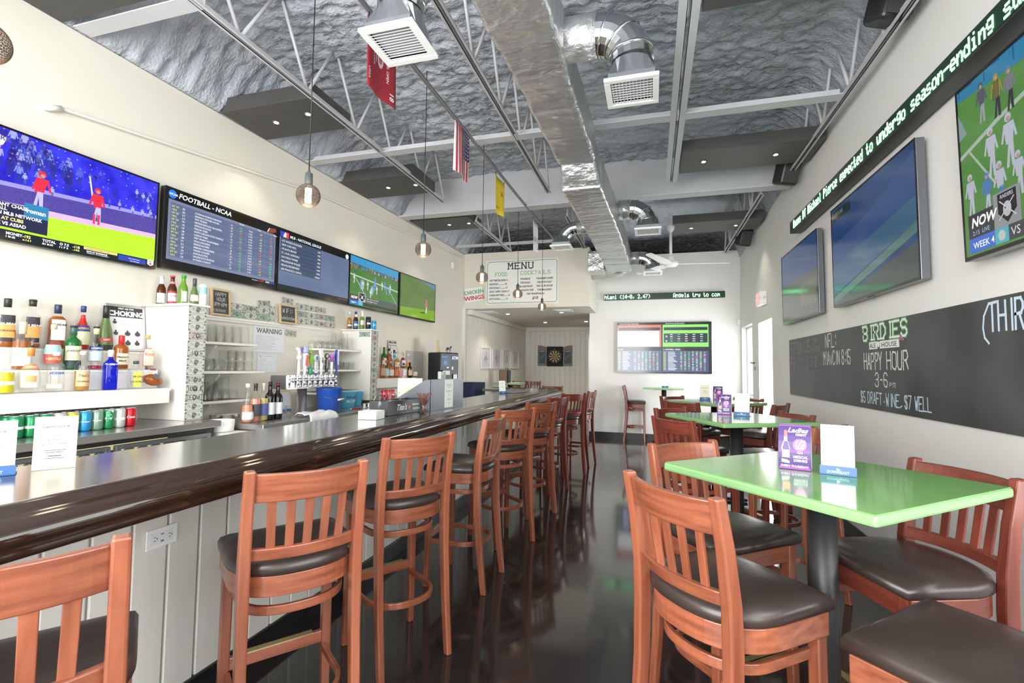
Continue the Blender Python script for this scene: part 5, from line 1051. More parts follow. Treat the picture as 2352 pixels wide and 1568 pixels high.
# four framed sketches
random.seed(21)
for k, y in enumerate((9.87, 10.61, 11.36, 12.11)):
    t = thing('framed_sketch', ('nearest', 'second', 'third', 'farthest')[k]+' white framed line sketch on the alcove board wall', 'picture', M=fr((xl(y)+.03, y, 1.385), (KL, 1, 0)), group='framed sketches in the alcove')
    MB().box((.315, .235, -.006), (.60, .44, .008), flat((.66, .65, .70))).build('print', t); f = MB().bx(0, .63, 0, .018, -.012, .012, white).bx(0, .63, .452, .47, -.012, .012, white).bx(0, .018, .018, .452, -.012, .012, white).bx(.612, .63, .018, .452, -.012, .012, white); f.build('frame', t, bevel=.002)
    m = MB(); im = flat((.16, .15, .18))
    for q_ in range(46):
        a = random.uniform(0, 6.3); r_ = random.uniform(.02, .11); x = .31+r_*math.cos(a)*1.3; y_ = .22+r_*math.sin(a)*1.2; b = random.uniform(0, 3)
        m.line([(x, y_), (x+.022*math.cos(b), y_+.022*math.sin(b)), (x+.03*math.cos(b+.8), y_+.03*math.sin(b+.8))], .005, im, 0)
    m.build('sketch_lines', t)
# alcove ceiling vents and downlights
for k, (x, y, sx, sy) in enumerate(((-3.3, 9.55, .36, .36), (-1.7, 9.55, .36, .36))):
    tag(MB().box((0, 0, -.006), (sx, sy, .012), white).box((0, 0, -.016), (sx*.7, sy*.7, .008), flat((.75, .76, .78))).box((0, 0, -.02), (sx*.5, sy*.5, .006), white).build('ceiling_vent', loc=(x, y, ZC), bevel=.002), ('left', 'right')[k]+' square white vent in the low alcove ceiling', 'air vent', 'vents in the alcove ceiling')
for k, (x, y) in enumerate(((-2.98, 9.95), (-1.80, 9.88), (-2.6, 12.0), (-1.55, 11.9))):
    t = lathe_thing('downlight', ('near left', 'near right', 'far left', 'far right')[k]+' round downlight in the alcove ceiling', 'downlight', (x, y, ZC), [('trim_ring', [(.055, -.006), (.06, 0)], white, {}), ('lens', [(.035, -.009), (.035, -.005)], spotm, {})], 'alcove downlights')
    l = bpy.data.lights.new('down_light', 'SPOT'); l.energy = 22; l.spot_size = 2.0; l.spot_blend = .7; l.color = (1, .9, .78); lo = bpy.data.objects.new('down_light', l); C.objects.link(lo); lo.location = (x, y, ZC-.03)
# ================================================================ behind the bar
ZW = 1.0
# near back counter with glass-door cooler under it
t = thing('back_counter', 'steel-topped black back counter with glass cooler doors', 'counter', (-3.4, 0, 0))
def rc(mb, dx=3.4): mb.V = [(x+dx, y, z) for x, y, z in mb.V]; return mb
rc(MB().bx(-3.70, -3.08, -.8, 2.885, .955, ZW, steel)).build('counter_top', t, bevel=.004)
rc(MB().bx(-3.70, -3.5, -.8, 2.86, 0, .95, blackp).bx(-3.5, -3.12, -.8, 2.86, .925, .95, blackp).bx(-3.5, -3.12, -.8, 2.86, 0, .1, blackp).bx(-3.5, -3.12, 2.80, 2.86, .1, .925, blackp)).build('cabinet', t)
glowy = mat('cooler_interior', (.55, .5, .3), .5, emit=.5, ecol=(.8, .72, .4))
rc(MB().bx(-3.5, -3.49, -.7, 2.8, .1, .925, glowy)).build('lit_interior', t)
for k in range(4):
    y = .12+.68*k; d = rc(MB().bx(-3.12, -3.09, y, y+.03, .12, .92, greyp).bx(-3.12, -3.09, y+.62, y+.65, .12, .92, greyp).bx(-3.12, -3.09, y+.03, y+.62, .895, .92, greyp).bx(-3.12, -3.09, y+.05, y+.6, .12, .17, greyp)).build('door', t, bevel=.004)
    rc(MB().bx(-3.108, -3.104, y+.03, y+.62, .17, .895, glassw)).build('glass', d)
can_c = dict(red=(.55, .01, .02), green=(.02, .25, .09), yellow=(.68, .50, .05), blue=(.03, .30, .62), sage=(.22, .35, .26), silver=(.5, .5, .52), pale=(.55, .6, .58), white=(.75, .75, .75), dark=(.03, .035, .04), teal=(.05, .40, .30))
canmesh = {}
def can(lb, P, col, group, txt='', h=.122, r=.033, name='drink_can'):
    key = (col, txt, h)
    t = thing(name, lb, 'can', P, 0, group)
    if key not in canmesh:
        m = MB().lathe([(r*.80, 0), (r, .010), (r, h-.014), (r*.80, h-.003)], mat('can_'+col, can_c[col], .28, metal=.35), n=18)
        if txt:
            v, f, w_ = textmesh(txt, .02, .2); k = r*1.5/w_; m.add([(r*1.006*math.cos((a*k-r*.75)/r-.45), r*1.006*math.sin((a*k-r*.75)/r-.45), h*.45+b*k) for a, b in v], f, W1)
        else:
            n = 10; a0, a1 = -1.5, .7; vs = [(r*1.004*math.cos(a0+(a1-a0)*i/n), r*1.004*math.sin(a0+(a1-a0)*i/n), z) for z in (h*.4, h*.52) for i in range(n+1)]; m.add(vs, [(i, i+1, n+2+i, n+1+i) for i in range(n)], W1)
        b = m.build('can_body', t); l = MB().lathe([(r*.8, h-.0035), (r*.84, h), (r*.78, h-.002), (.002, h-.003)], mat('can_aluminium', (.75, .76, .78), .2, metal=1), n=18, cap=False).build('can_lid', t); canmesh[key] = (b.data, l.data)
    else:
        for nm, me in zip(('can_body', 'can_lid'), canmesh[key]): o = bpy.data.objects.new(nm, me); C.objects.link(o); o.parent = t
    return t
cols = [('green', ''), ('green', ''), ('green', ''), ('silver', ''), ('yellow', ''), ('blue', 'Schweppes'), ('sage', 'Seagram'), ('green', 'S'), ('pale', ''), ('red', 'Coca')]
cw = dict(green='green', silver='silver', yellow='yellow', blue='blue', sage='sage green', pale='pale grey', red='red')
for i, (c_, tx) in enumerate(cols):
    for j in range(4):
        can('%s soda can, row %s from the front, %s column left of the red cans' % (cw[c_], ORD[j], ORD[8-i]) if i < 9 else 'red soda can, row %s from the front, rightmost column' % ORD[j], (-3.33-.069*j, 1.80+.0668*i, ZW+.001), c_, 'soda cans on the near back counter', tx)
rc2 = MB().bx(-.09, .26, -.6, 2.79, .752, .76, greyp).build('wire_shelf', bpy.data.objects['back_counter'])
for i in range(14): can('can standing inside the lit glass-door cooler, %s from the left' % ORD[i], (-3.2, 1.55+.085*i, .761), ('dark', 'silver', 'green', 'dark', 'pale')[i % 5], 'cans inside the near cooler', '', .115, .031)
# stepped bottle shelves
def shelf(name, x0, x1, y0, y1, z, lb, th=.022, fas=0, cat='shelf', grp=None):
    t = thing(name, lb, cat, ((x0+x1)/2, y0, z), 0, grp)
    MB().bx(-(x1-x0)/2, (x1-x0)/2, 0, y1-y0, -th, 0, creamw).build('shelf_board', t, bevel=.002)
    if fas: MB().bx((x1-x0)/2-.02, (x1-x0)/2-.002, 0, y1-y0, -th-fas, -th, creamw).build('fascia', t)
    return t
t = thing('stepped_bottle_shelf', 'cream three-step shelf holding the liquor bottles, near left', 'shelf', (-3.5, 0, 1.24))
rs = lambda mb: (setattr(mb, 'V', [(x+3.5, y, z-1.24) for x, y, z in mb.V]), mb)[1]
rs(MB().bx(-3.745, -3.355, -.8, 2.70, 1.222, 1.24, creamw)).build('bottom_step', t, bevel=.002); rs(MB().bx(-3.375, -3.357, -.8, 2.69, 1.135, 1.222, creamw)).build('fascia', t)
rs(MB().bx(-3.745, -3.49, -.8, 2.70, 1.352, 1.37, creamw).bx(-3.51, -3.492, -.8, 2.70, 1.241, 1.352, creamw)).build('middle_step', t, bevel=.002); rs(MB().bx(-3.745, -3.615, -.8, 2.70, 1.482, 1.50, creamw).bx(-3.635, -3.617, -.8, 2.70, 1.371, 1.482, creamw)).build('top_step', t, bevel=.002)
# cream piers
def pier(y0, y1, lb):
    t = thing('shelf_pier', lb, 'pier', (-3.5, y0, ZW)); MB().bx(xl(y0)+3.503, .23, 0, y1-y0, .001, .845, creamw).build('pier_body', t, bevel=.003); MB().bx(xl(y0)+3.503, .25, -.03, y1-y0+.02, .846, .862, creamw).build('cap_board', t, bevel=.002); return t
pier(2.745, 2.88, 'cream pier edged with taped dollar bills, behind the near bottles'); pier(5.15, 5.30, 'cream pier edged with taped dollar bills, farther along the back bar')
# bills
bill = {}
bc1, bc2, bc3 = flat((.58, .59, .53), rough=.8), flat((.17, .19, .16), rough=.8), flat((.32, .44, .35), rough=.8); bpk = flat((.56, .48, .49), rough=.8); bgn = flat((.40, .50, .42), rough=.8)
def billmesh(kind, word):
    k = (kind, word)
    if k in bill: return bill[k]
    random.seed(len(bill)*7+3); w_, h_ = .150, .063; base = (bc1, bgn, bpk)[kind]; m = MB().box((0, 0, -.0006), (w_, h_, .001), base); z = .0004
    m.frame2(-w_*.47, -h_*.43, w_*.47, h_*.43, .0022, bc2, z); m.disc(0, 0, .015, bc2, z, ry=.022); m.disc(.001, .004, .007, base, z+.0002, ry=.009)
    m.disc(.045, 0, .009, bc3, z); m.disc(-.045, 0, .009, bc2, z, n=12); m.disc(-.045, 0, .007, base, z+.0002)
    for sx in (-1, 1):
        for sy in (-1, 1): m.q(sx*.063-.006, sy*.021-.006, sx*.063+.006, sy*.021+.006, bc2, z)
    wd = word or random.choice(('', '', 'RLS', 'BEN', 'ZOE', ''))
    if wd: 
        hw = min(.060, .014*len(wd)); m.fit(wd, -hw, hw, -.016, .034, flat((.02, .02, .025)), z+.0006, .10, .3)
    else:
        for q_ in range(5): x = random.uniform(-.06, .03); m.line([(x, random.uniform(-.02, .02)), (x+.02, random.uniform(-.02, .02)), (x+.035, random.uniform(-.02, .02))], .0018, flat((.03, .03, .035)), z+.0004)
    o = m.build('dollar_bill', link=False); bill[k] = o.data; bpy.data.objects.remove(o); return bill[k]
def dollar(lb, M, kind=0, word='', grp=''):
    o = bpy.data.objects.new('dollar_bill', billmesh(kind, word)); C.objects.link(o); o.matrix_world = M; return tag(o, lb, 'banknote', grp)
w13 = ['', '', '', '', '', 'JAKE', '', '', 'STANK', 'I KNOW JO', 'CEDNO', '', '']
for i in range(13):
    a = random.uniform(-.03, .03); dollar('dollar bill taped to the near pier edge, %s from the top' % ORD[i], fr((-3.268, 2.815+random.uniform(-.004, .004), 1.822-.0655*i), (0, 1, a), (0, -a, 1)), 2 if i == 3 else 0, w13[i], 'dollar bills down the near pier')
for i in range(13): dollar('dollar bill taped to the far pier edge, %s from the top' % ORD[i], fr((-3.268, 5.225, 1.822-.0655*i), (0, 1, 0)), 1 if i == 7 else 2 if i % 4 == 1 else 0, '', 'dollar bills down the far pier')
dollar('green-backed dollar bill on the camera side of the far pier', fr((-3.36, 5.148, 1.80), (1, 0, 0)), 1, '', 'dollar bills on the back bar wall')
bills = [(545, 704, 0, '', 0), (577, 709, 0, 'NORMAN', 0), (545, 721, 1, '', 0), (576, 725, 0, '', 0), (607, 697, 0, 'RETIRED', .1), (606, 713, 0, '', 0), (606, 729, 1, '', 0), (626, 720, 0, '', 1.57), (661, 691, 0, 'CHAZ', -.05), (692, 704, 0, '', 0), (715, 708, 0, '', 0), (738, 712, 0, 'WILL', 0), (692, 721, 1, '', 0), (715, 725, 0, '', 0), (738, 728, 2, '', 0), (759, 731, 1, '', 0), (692, 737, 0, '', 0), (715, 740, 0, '', 0), (738, 744, 0, 'EVANS', 0), (759, 746, 0, '', 0), (669, 765, 0, 'ALIS', -.05)]
pl = ['top row, left of the wifi board, first', 'top row, left of the wifi board, second, with black capitals', 'lower row left of the wifi board, green back showing', 'lower row left of the wifi board, beside the green one', 'tilted, highest of the cluster left of the wifi board', 'just under the tilted one left of the wifi board', 'green-tinted, lowest of the cluster left of the wifi board', 'turned upright beside the wifi board', 'alone above the wifi board', 'top row right of the wifi board, first', 'top row right of the wifi board, second', 'top row right of the wifi board, third, with black capitals', 'middle row right of the wifi board, green first', 'middle row right of the wifi board, second', 'middle row right of the wifi board, pinkish third', 'middle row right of the wifi board, greenish last', 'bottom row right of the wifi board, first', 'bottom row right of the wifi board, second', 'bottom row right of the wifi board, third, with black capitals', 'bottom row right of the wifi board, last', 'alone right of the warning notice']
for (x, y, kd, wd, a), s_ in zip(bills, pl):
    P = atl((x, y), .012); u = Vector((KL, math.cos(a), math.sin(a))); v = Vector((0, -math.sin(a), math.cos(a))); dollar('dollar bill '+s_, fr(P, u, v), kd, wd, 'dollar bills on the back bar wall')
# bead moulding and small chalk signs
struct(MB().bx(0, .022, 2.9, 5.14, 1.822, 1.842, creamw).bx(0, .012, 2.9, 5.14, 1.80, 1.822, creamw).build('trim_4', loc=(xl(4), 0, 0), bevel=.002))
pine = mat('pale_pine_frame', (.58, .42, .24), .5)
def slate(lb, y0, y1, z0, z1, off, lines):
    W_, H_ = y1-y0, z1-z0; t = thing('chalk_sign', lb, 'chalk sign', M=fr((xl(y0)+off, y0, z0), (KL, 1, 0), (-.06, 0, 1)), group='small framed chalk signs'); b = .018
    MB().bx(0, W_, 0, b, -.01, .01, pine).bx(0, W_, H_-b, H_, -.01, .01, pine).bx(0, b, b, H_-b, -.01, .01, pine).bx(W_-b, W_, b, H_-b, -.01, .01, pine).build('frame', t, bevel=.002)
    MB().box((W_/2, H_/2, -.004), (W_-2*b, H_-2*b, .006), chk).build('slate', t); m = MB()
    for s_, x, y, h, sx, c_ in lines: m.chalk(s_, x, y, h, c_, .001, .09, sx, jit=.15)
    m.build('chalk_words', t)
slate('small framed chalk sign reading happy hour on the ledge', 3.29, 3.49, 1.845, 2.085, .04, [('HAPPY', .045, .175, .032, .8, w1), ('HOUR', .06, .13, .032, .75, w1), ('3PM-6PM', .03, .085, .03, .72, w1), ('EVERYDAY', .03, .035, .022, .75, w1)])
slate('small framed chalk sign with the wifi password', 4.08, 4.32, 1.845, 2.045, .04, [('WIFI:', .045, .115, .045, .9, w2), ('beletbirdies', .03, .045, .032, .62, w1)])
def notice(lb, y0, y1, z0, z1, art):
    t = thing('paper_notice', lb, 'notice', M=fr((xl(y0)+.004, y0, z0), (KL, 1, 0))); W_, H_ = y1-y0, z1-z0; MB().box((W_/2, H_/2, 0), (W_, H_, .002), flat((.74, .76, .82), rough=.6)).build('sheet', t); m = MB(); art(m, W_, H_); m.build('print', t)
def wart_(m, W_, H_):
    m.text('WARNING', W_/2, H_*.74, .052, flat((.06, .06, .07)), .0016, 'C', bold=.02, sx=.95); lt = flat((.45, .45, .5))
    for k in range(11): m.q(.03, H_*.64-.0135*k, .03+(W_-.06)*random.uniform(.6, 1), H_*.64-.0135*k+.003, lt, .0016)
notice('large white paper notice headed warning on the back bar wall', 3.79, 4.19, 1.54, 1.795, wart_)
def cert(m, W_, H_):
    lt = flat((.5, .5, .55)); m.frame2(.008, .008, W_-.008, H_-.008, .002, lt, .0016); m.disc(.04, H_*.85, .012, lt, .0016); m.q(.08, H_*.85, W_*.8, H_*.87, lt, .0016)
    for k in range(8): m.q(.03, H_*.72-.016*k, .03+random.uniform(.04, .12), H_*.72-.016*k+.003, lt, .0016)
notice('smaller certificate sheet below the warning notice', 3.85, 4.11, 1.335, 1.525, cert)
# bracket shelves with glasses
GM = {}
def gl(kind):
    if kind in GM: return GM[kind]
    P = dict(pint=[(.043, 0), (.041, .01), (.031, .145), (.028, .149), (.001, .149), (.001, .143), (.0275, .142), (.039, .004), (.0405, 0)],
             stem=[(.038, 0), (.044, .04), (.034, .075), (.006, .09), (.004, .125), (.030, .135), (.030, .139), (.001, .139), (.001, .131), (.002, .10), (.003, .088), (.031, .073), (.041, .04), (.036, 0)],
             rocks=[(.041, 0), (.040, .01), (.036, .085), (.001, .088), (.001, .078), (.034, .077), (.038, .003)],
             mug=[(.038, 0), (.040, .01), (.040, .10), (.001, .104), (.001, .095), (.036, .094), (.036, .003)],
             tall=[(.036, 0), (.036, .01), (.027, .19), (.001, .194), (.001, .186), (.024, .185), (.033, .004)])[kind]
    m = MB().lathe(P+[P[0]], glassc, n=16, cap=False)
    if kind == 'mug': m.tube([(.039, 0, .02), (.062, 0, .025), (.064, 0, .075), (.039, 0, .085)], .005, glassc, n=8)
    o = m.build(kind+'_glass', link=False); GM[kind] = o.data; bpy.data.objects.remove(o); return GM[kind]
gn = dict(pint='upturned pint glass', stem='upturned stemmed glass', rocks='upturned short glass', mug='upturned glass mug', tall='upturned tall glass')
def glasses(z, y0, y1, sp, kind, row, where, xo=(.10, .20), rz=0):
    k = 0; y = y0
    while y < y1:
        for j, xo_ in enumerate(xo):
            o = bpy.data.objects.new(kind+'_glass', gl(kind)); C.objects.link(o); o.location = (xl(y)+xo_, y, z+.0015); o.rotation_euler = (0, 0, random.uniform(-.5, .2))
            tag(o, '%s, %s of the %s row, %s' % (gn[kind], ORD[k], ('back', 'front')[j], where), 'glass', 'glasses on the '+row)
        k += 1; y += sp
def bshelf(y0, y1, z, lb, mat_=True, d=.27):
    t = thing('glass_shelf', lb, 'shelf', (xl((y0+y1)/2)+.012, y0, z), 0, 'cream bracket shelves for glasses'); t.rotation_euler = (0, 0, AL)
    MB().bx(0, d, 0, y1-y0, -.022, 0, creamw).build('shelf_board', t, bevel=.002)
    if mat_: MB().bx(.02, d-.005, .01, y1-y0-.01, 0, .0012, blackm).build('rubber_mat', t)
    for y in ((y1-y0)*.45,): MB().prism([(.01, -.025), (.20, -.025), (.19, -.05), (.035, -.19), (.01, -.19)], y, y+.02, creamw, Matrix(((1, 0, 0, 0), (0, 0, 1, 0), (0, 1, 0, 0), (0, 0, 0, 1)))).build('bracket', t)
for (y0, y1, z, s_) in ((2.89, 3.56, 1.60, 'top'), (2.89, 3.66, 1.36, 'middle'), (2.89, 3.50, 1.115, 'bottom')): bshelf(y0, y1, z, 'cream %s glass shelf left of the warning notice' % s_)
for (y0, y1, z, s_) in ((4.42, 5.13, 1.60, 'top'), (4.38, 5.14, 1.37, 'middle'), (4.38, 5.14, 1.125, 'bottom')): bshelf(y0, y1, z, 'cream %s glass shelf right of the tap tower' % s_)
random.seed(9)
glasses(1.6015, 2.96, 3.12, .085, 'stem', 'top left shelf', 'top left shelf, near end'); glasses(1.6015, 3.17, 3.54, .083, 'pint', 'top left shelf', 'top left shelf')
glasses(1.3615, 2.96, 3.30, .095, 'mug', 'middle left shelf', 'middle left shelf'); glasses(1.3615, 3.38, 3.60, .085, 'rocks', 'middle left shelf', 'middle left shelf, far end'); glasses(1.4505, 3.38, 3.60, .085, 'rocks', 'middle left shelf', 'middle left shelf, stacked on top')
glasses(1.1165, 2.96, 3.22, .085, 'pint', 'bottom left shelf', 'bottom left shelf'); glasses(1.1165, 3.24, 3.36, .08, 'tall', 'bottom left shelf', 'bottom left shelf, middle'); glasses(1.1165, 3.40, 3.47, .09, 'rocks', 'bottom left shelf', 'bottom left shelf, far end')
glasses(1.6015, 4.50, 4.78, .09, 'stem', 'top right shelf', 'top right shelf, near end'); glasses(1.6015, 4.86, 4.99, .085, 'tall', 'top right shelf', 'top right shelf, middle'); glasses(1.6015, 5.03, 5.11, .1, 'pint', 'top right shelf', 'top right shelf, far end')
glasses(1.3715, 4.50, 4.80, .095, 'mug', 'middle right shelf', 'middle right shelf'); glasses(1.3715, 4.88, 5.10, .09, 'rocks', 'middle right shelf', 'middle right shelf, far end')
glasses(1.1265, 4.66, 4.92, .08, 'tall', 'bottom right shelf', 'bottom right shelf')
# ---------------------------------------------------------------- bottles
def prof(kind, r, h):
    if kind == 'wine': return [(r*.9, 0), (r, .008), (r, h*.58), (r*.85, h*.66), (r*.42, h*.73), (r*.36, h*.96), (r*.4, h*.97), (r*.4, h*.985), (r*.3, h)]
    if kind == 'beer': return [(r*.92, 0), (r, .008), (r, h*.52), (r*.9, h*.6), (r*.5, h*.74), (r*.42, h*.93), (r*.48, h*.94), (r*.46, h)]
    if kind == 'flare': return [(r*.8, 0), (r*.86, .01), (r*1.0, h*.15), (r*.8, h*.45), (r*.5, h*.63), (r*.36, h*.75), (r*.34, h)]
    if kind == 'bulb': return [(r*.9, 0), (r, .01), (r*1.12, h*.35), (r*.95, h*.52), (r*.5, h*.66), (r*.33, h*.76), (r*.32, h)]
    return [(r*.93, 0), (r, .01), (r, h*.62), (r*.93, h*.68), (r*.6, h*.735), (r*.36, h*.77), (r*.33, h*.95), (r*.35, h)]
GC = dict(clear=glassc, green=mat('green_glass', (.03, .22, .05), .06, trans=.5, ior=1.35), brown=mat('brown_glass', (.11, .03, .008), .06, trans=.4, ior=1.35), blue=mat('cobalt_glass', (.02, .03, .75), .04, trans=.8, ior=1.35), olive=mat('olive_frosted_glass', (.09, .14, .04), .3), lime=mat('lime_glass', (.20, .42, .05), .06, trans=.5, ior=1.3), dark=mat('dark_wine_glass', (.008, .006, .008), .08), aqua=mat('aqua_glass', (.35, .70, .75), .05, trans=.7, ior=1.3))
LQ = dict(amber=mat('amber_spirit', (.42, .11, .015), .05, trans=.35, ior=1.33), gold=mat('golden_spirit', (.62, .33, .06), .05, trans=.5, ior=1.33), red=mat('red_aperitif', (.68, .03, .02), .05, trans=.35, ior=1.33), yellow=mat('lemon_spirit', (.72, .62, .02), .06, trans=.3, ior=1.33), pink=mat('pink_wine', (.80, .36, .24), .05, trans=.4, ior=1.33), white=mat('pale_wine', (.72, .62, .22), .05, trans=.5, ior=1.33), purple=mat('crimson_dregs', (.30, .01, .06), .1))
def bottle(lb, P, kind='std', r=.04, h=.30, glass='clear', liq=None, fill=.6, sq=0, labs=(), cap=None, capl=.04, pour=False, grp='', face=-.35, neck=None, flat_=1):
    """labs: (z0, z1, colour, text, text height, text colour, half angle)"""
    t = thing('wine_bottle' if kind == 'wine' else 'beer_bottle' if kind == 'beer' else 'liquor_bottle', lb, 'bottle', P, face, grp)
    pr = prof(kind, r, h); n = 20
    fl = Matrix.Diagonal((flat_, 1, 1, 1)) if flat_ != 1 else None
    MB().lathe(pr, GC[glass], n=n, sq=sq, M=fl).build('glass_body', t)
    if liq:
        zt_ = h*fill; q_ = []
        for (ra, za), (rb_, zb) in zip(pr, pr[1:]):
            q_.append((ra*.93, max(za, .006)))
            if zb >= zt_: q_.append(((ra+(rb_-ra)*(zt_-za)/(zb-za))*.93, zt_)); break
        MB().lathe(q_, LQ[liq], n=n, sq=sq, M=fl).build('liquid', t)
    def rad(z):
        for (ra, za), (rb_, zb) in zip(pr, pr[1:]):
            if za <= z <= zb: return ra+(rb_-ra)*(z-za)/max(zb-za, 1e-6)
        return pr[-1][0]
    def wrap(a, z, o=0):
        rr = rad(z)+.0012+o; q = 1
        if sq: q = 1/((abs(math.cos(a))**sq+abs(math.sin(a))**sq)**(1/sq))
        return (rr*q*math.cos(a)*flat_, rr*q*math.sin(a), z)
    for li_, L_ in enumerate(labs):
        z0, z1, c_, tx, th_, tc, ha = (tuple(L_)+('', .012, (.05, .05, .06), 1.25))[:7] if len(L_) < 7 else L_
        z0 *= h; z1 *= h; mm = MB(); k_ = 14; rows = 4
        vs = [wrap(-ha+2*ha*i/k_, z0+(z1-z0)*j/rows, .0007*li_) for j in range(rows+1) for i in range(k_+1)]
        mm.add(vs, [(j*(k_+1)+i, j*(k_+1)+i+1, (j+1)*(k_+1)+i+1, (j+1)*(k_+1)+i) for j in range(rows) for i in range(k_)], flat(c_, rough=.5))
        lines = tx.split('|') if tx else []
        for li, s_ in enumerate(lines):
            v, f, w_ = textmesh(s_, .02, .15); k = min(th_/.73, 1.7*r/max(w_, .01)); zz = z1-(li+1)*(z1-z0)/(len(lines)+1)-th_*.4
            mm.add([wrap((a*k-w_*k/2)/r, zz+b*k, .0004+.0007*li_+(.0018 if sq else .0005)) for a, b in v], f, flat(tc, rough=.5))
        mm.build('label', t)
    top = pr[-1][0]
    if cap: MB().lathe([(top+.0025, h-capl), (top+.003, h-.002), (top+.001, h+.002)], mat('cap_%d_%d_%d' % tuple(int(c*99) for c in cap), cap, .4), n=14).build('cap', t)
    if pour:
        MB().lathe([(top+.004, h), (top+.005, h+.008), (top+.001, h+.012)], blackp, n=14).build('pourer_collar', t); MB().tube([(0, 0, h+.01), (0, 0, h+.03), (.006, .006, h+.05)], [.008, .006, .004], glassc).build('pourer_spout', t)
    return t
LG = 'liquor bottles on the near stepped shelf'
Bk, Wt_, Cr = (.02, .02, .025), (.80, .80, .78), (.70, .64, .45)
z1_, z2_, z3_ = 1.241, 1.371, 1.501
def at_(px, x, z): P = atx((px, 850), x); return (x, P.y, z)
# top row
bottle('dark-capped bottle with black and orange label at the frame edge, top step', at_(8, -3.68, z3_), 'std', .043, .29, 'clear', 'amber', .35, 3, [(.12, .66, Bk, 'JIM BEAM|', .013, Wt_, .7), (.20, .48, (.75, .30, .08), 'ORANGE', .010, Bk, .68)], (.02, .02, .02), .05, grp=LG)
bottle('black and orange labelled bottle with white pour spout, top step', at_(66, -3.68, z3_), 'std', .043, .29, 'clear', 'amber', .1, 3, [(.12, .66, Bk, 'JIM BEAM|', .013, Wt_, .7), (.22, .46, (.75, .30, .08), '', .01, Bk, .68)], (.03, .02, .02), .03, True, LG)
bottle('square amber whiskey bottle with white label and dark cap, top step', at_(125, -3.68, z3_), 'std', .045, .285, 'clear', 'amber', .74, 3, [(.2, .66, Wt_, 'JIM BEAM||', .014, Bk, .72), (.10, .17, (.35, .03, .05))], (.02, .03, .08), .055, grp=LG)
bottle('bright red aperitif bottle with blue cap, top step', at_(184, -3.68, z3_), 'bulb', .038, .295, 'clear', 'red', .80, 0, [(.42, .56, (.02, .05, .22), 'APEROL', .016, (.8, .45, .1), 1.2), (.12, .42, (.6, .62, .42))], (.02, .04, .16), .04, grp=LG)
bottle('frosted olive green cognac bottle with gold seal, top step', at_(237, -3.68, z3_), 'flare', .048, .315, 'olive', None, 0, 0, [(.20, .28, (.45, .03, .04), 'REMY', .012, Cr, 1.0), (.02, .13, (.02, .03, .02))], (.01, .01, .012), .10, grp=LG)
# middle row
bottle('square whiskey bottle with pale label and yellowed cap, middle step', at_(47, -3.56, z2_), 'std', .042, .28, 'clear', 'amber', .60, 3, [(.08, .46, (.72, .72, .70))], (.62, .52, .36), .07, grp=LG)
bottle('clear tequila bottle with red and teal label, middle step', at_(118, -3.56, z2_), 'bulb', .040, .28, 'clear', None, 0, 0, [(.30, .55, (.35, .55, .55)), (.14, .34, (.55, .08, .07), 'HERRA', .018, (.75, .65, .2), 1.2)], (.62, .48, .32), .03, grp=LG)
bottle('green whiskey bottle with cream label, middle step', at_(164, -3.56, z2_), 'std', .043, .27, 'green', None, 0, 0, [(.22, .56, Cr, 'JAMESON|', .016, (.1, .08, .06), 1.1), (.04, .2, (.015, .04, .05))], (.04, .10, .09), .05, True, LG)
bottle('clear bitter bottle with blue band and red dregs, middle step', at_(217, -3.56, z2_), 'std', .038, .275, 'clear', 'purple', .10, 0, [(.47, .56, (.02, .05, .25), 'CAMPARI', .013, Wt_, 1.2), (.22, .44, (.5, .62, .68))], (.62, .56, .32), .04, True, LG)
bottle('amber whiskey bottle with dripping red wax top, middle step', at_(276, -3.54, z2_), 'std', .042, .235, 'clear', 'amber', .74, 3, [(.15, .48, Cr, "Maker's|Mark", .014, (.1, .06, .04), .75)], (.55, .01, .015), .075, grp=LG)
bottle('clear rum bottle with red-framed label and gold cap, middle step', at_(336, -3.52, z2_), 'bulb', .042, .25, 'clear', None, 0, 0, [(.10, .62, (.55, .03, .05), '', .01, Bk, .8), (.12, .60, (.72, .62, .45), 'Rico|', .022, (.55, .1, .08), .72)], (.55, .36, .12), .03, grp=LG)
# bottom row
bottle('clear bottle half full of lemon yellow spirit, bottom step', at_(12, -3.42, z1_), 'std', .042, .245, 'clear', 'yellow', .48, 0, [(.20, .28, Wt_)], None, grp=LG)
bottle('clear bottle with orange and peach label and pour spout, bottom step', at_(69, -3.42, z1_), 'bulb', .041, .26, 'clear', None, 0, 0, [(.52, .62, (.8, .22, .03), 'ORANGE', .012, Wt_, 1.1), (.12, .50, Wt_), (.24, .38, (.8, .35, .12), '', .01, Bk, .5)], (.75, .22, .04), .05, True, LG)
bottle('clear vodka bottle with blue lettering, bottom step', at_(128, -3.42, z1_), 'std', .041, .235, 'clear', None, 0, 0, [(.10, .20, Wt_), (.48, .50, (.85, .87, .9), 'ABSOLUT|VODKA', .022, (.03, .08, .5), 1.0)], (.75, .76, .78), .02, grp=LG)
bottle('clear bottle with tan label and white stopper, bottom step', at_(189, -3.42, z1_), 'std', .038, .245, 'clear', 'gold', .5, 0, [(.12, .52, (.60, .42, .24), "Tito's|Handmade", .016, (.12, .05, .03), 1.0)], (.78, .72, .70), .02, grp=LG)
bottle('tall square cobalt blue vodka bottle, bottom step', at_(253, -3.42, z1_), 'std', .037, .26, 'blue', None, 0, 4, [(.62, .66, (.02, .03, .35), 'PLATINUM|10X', .010, (.6, .65, .9), .7)], (.62, .64, .70), .045, grp=LG)
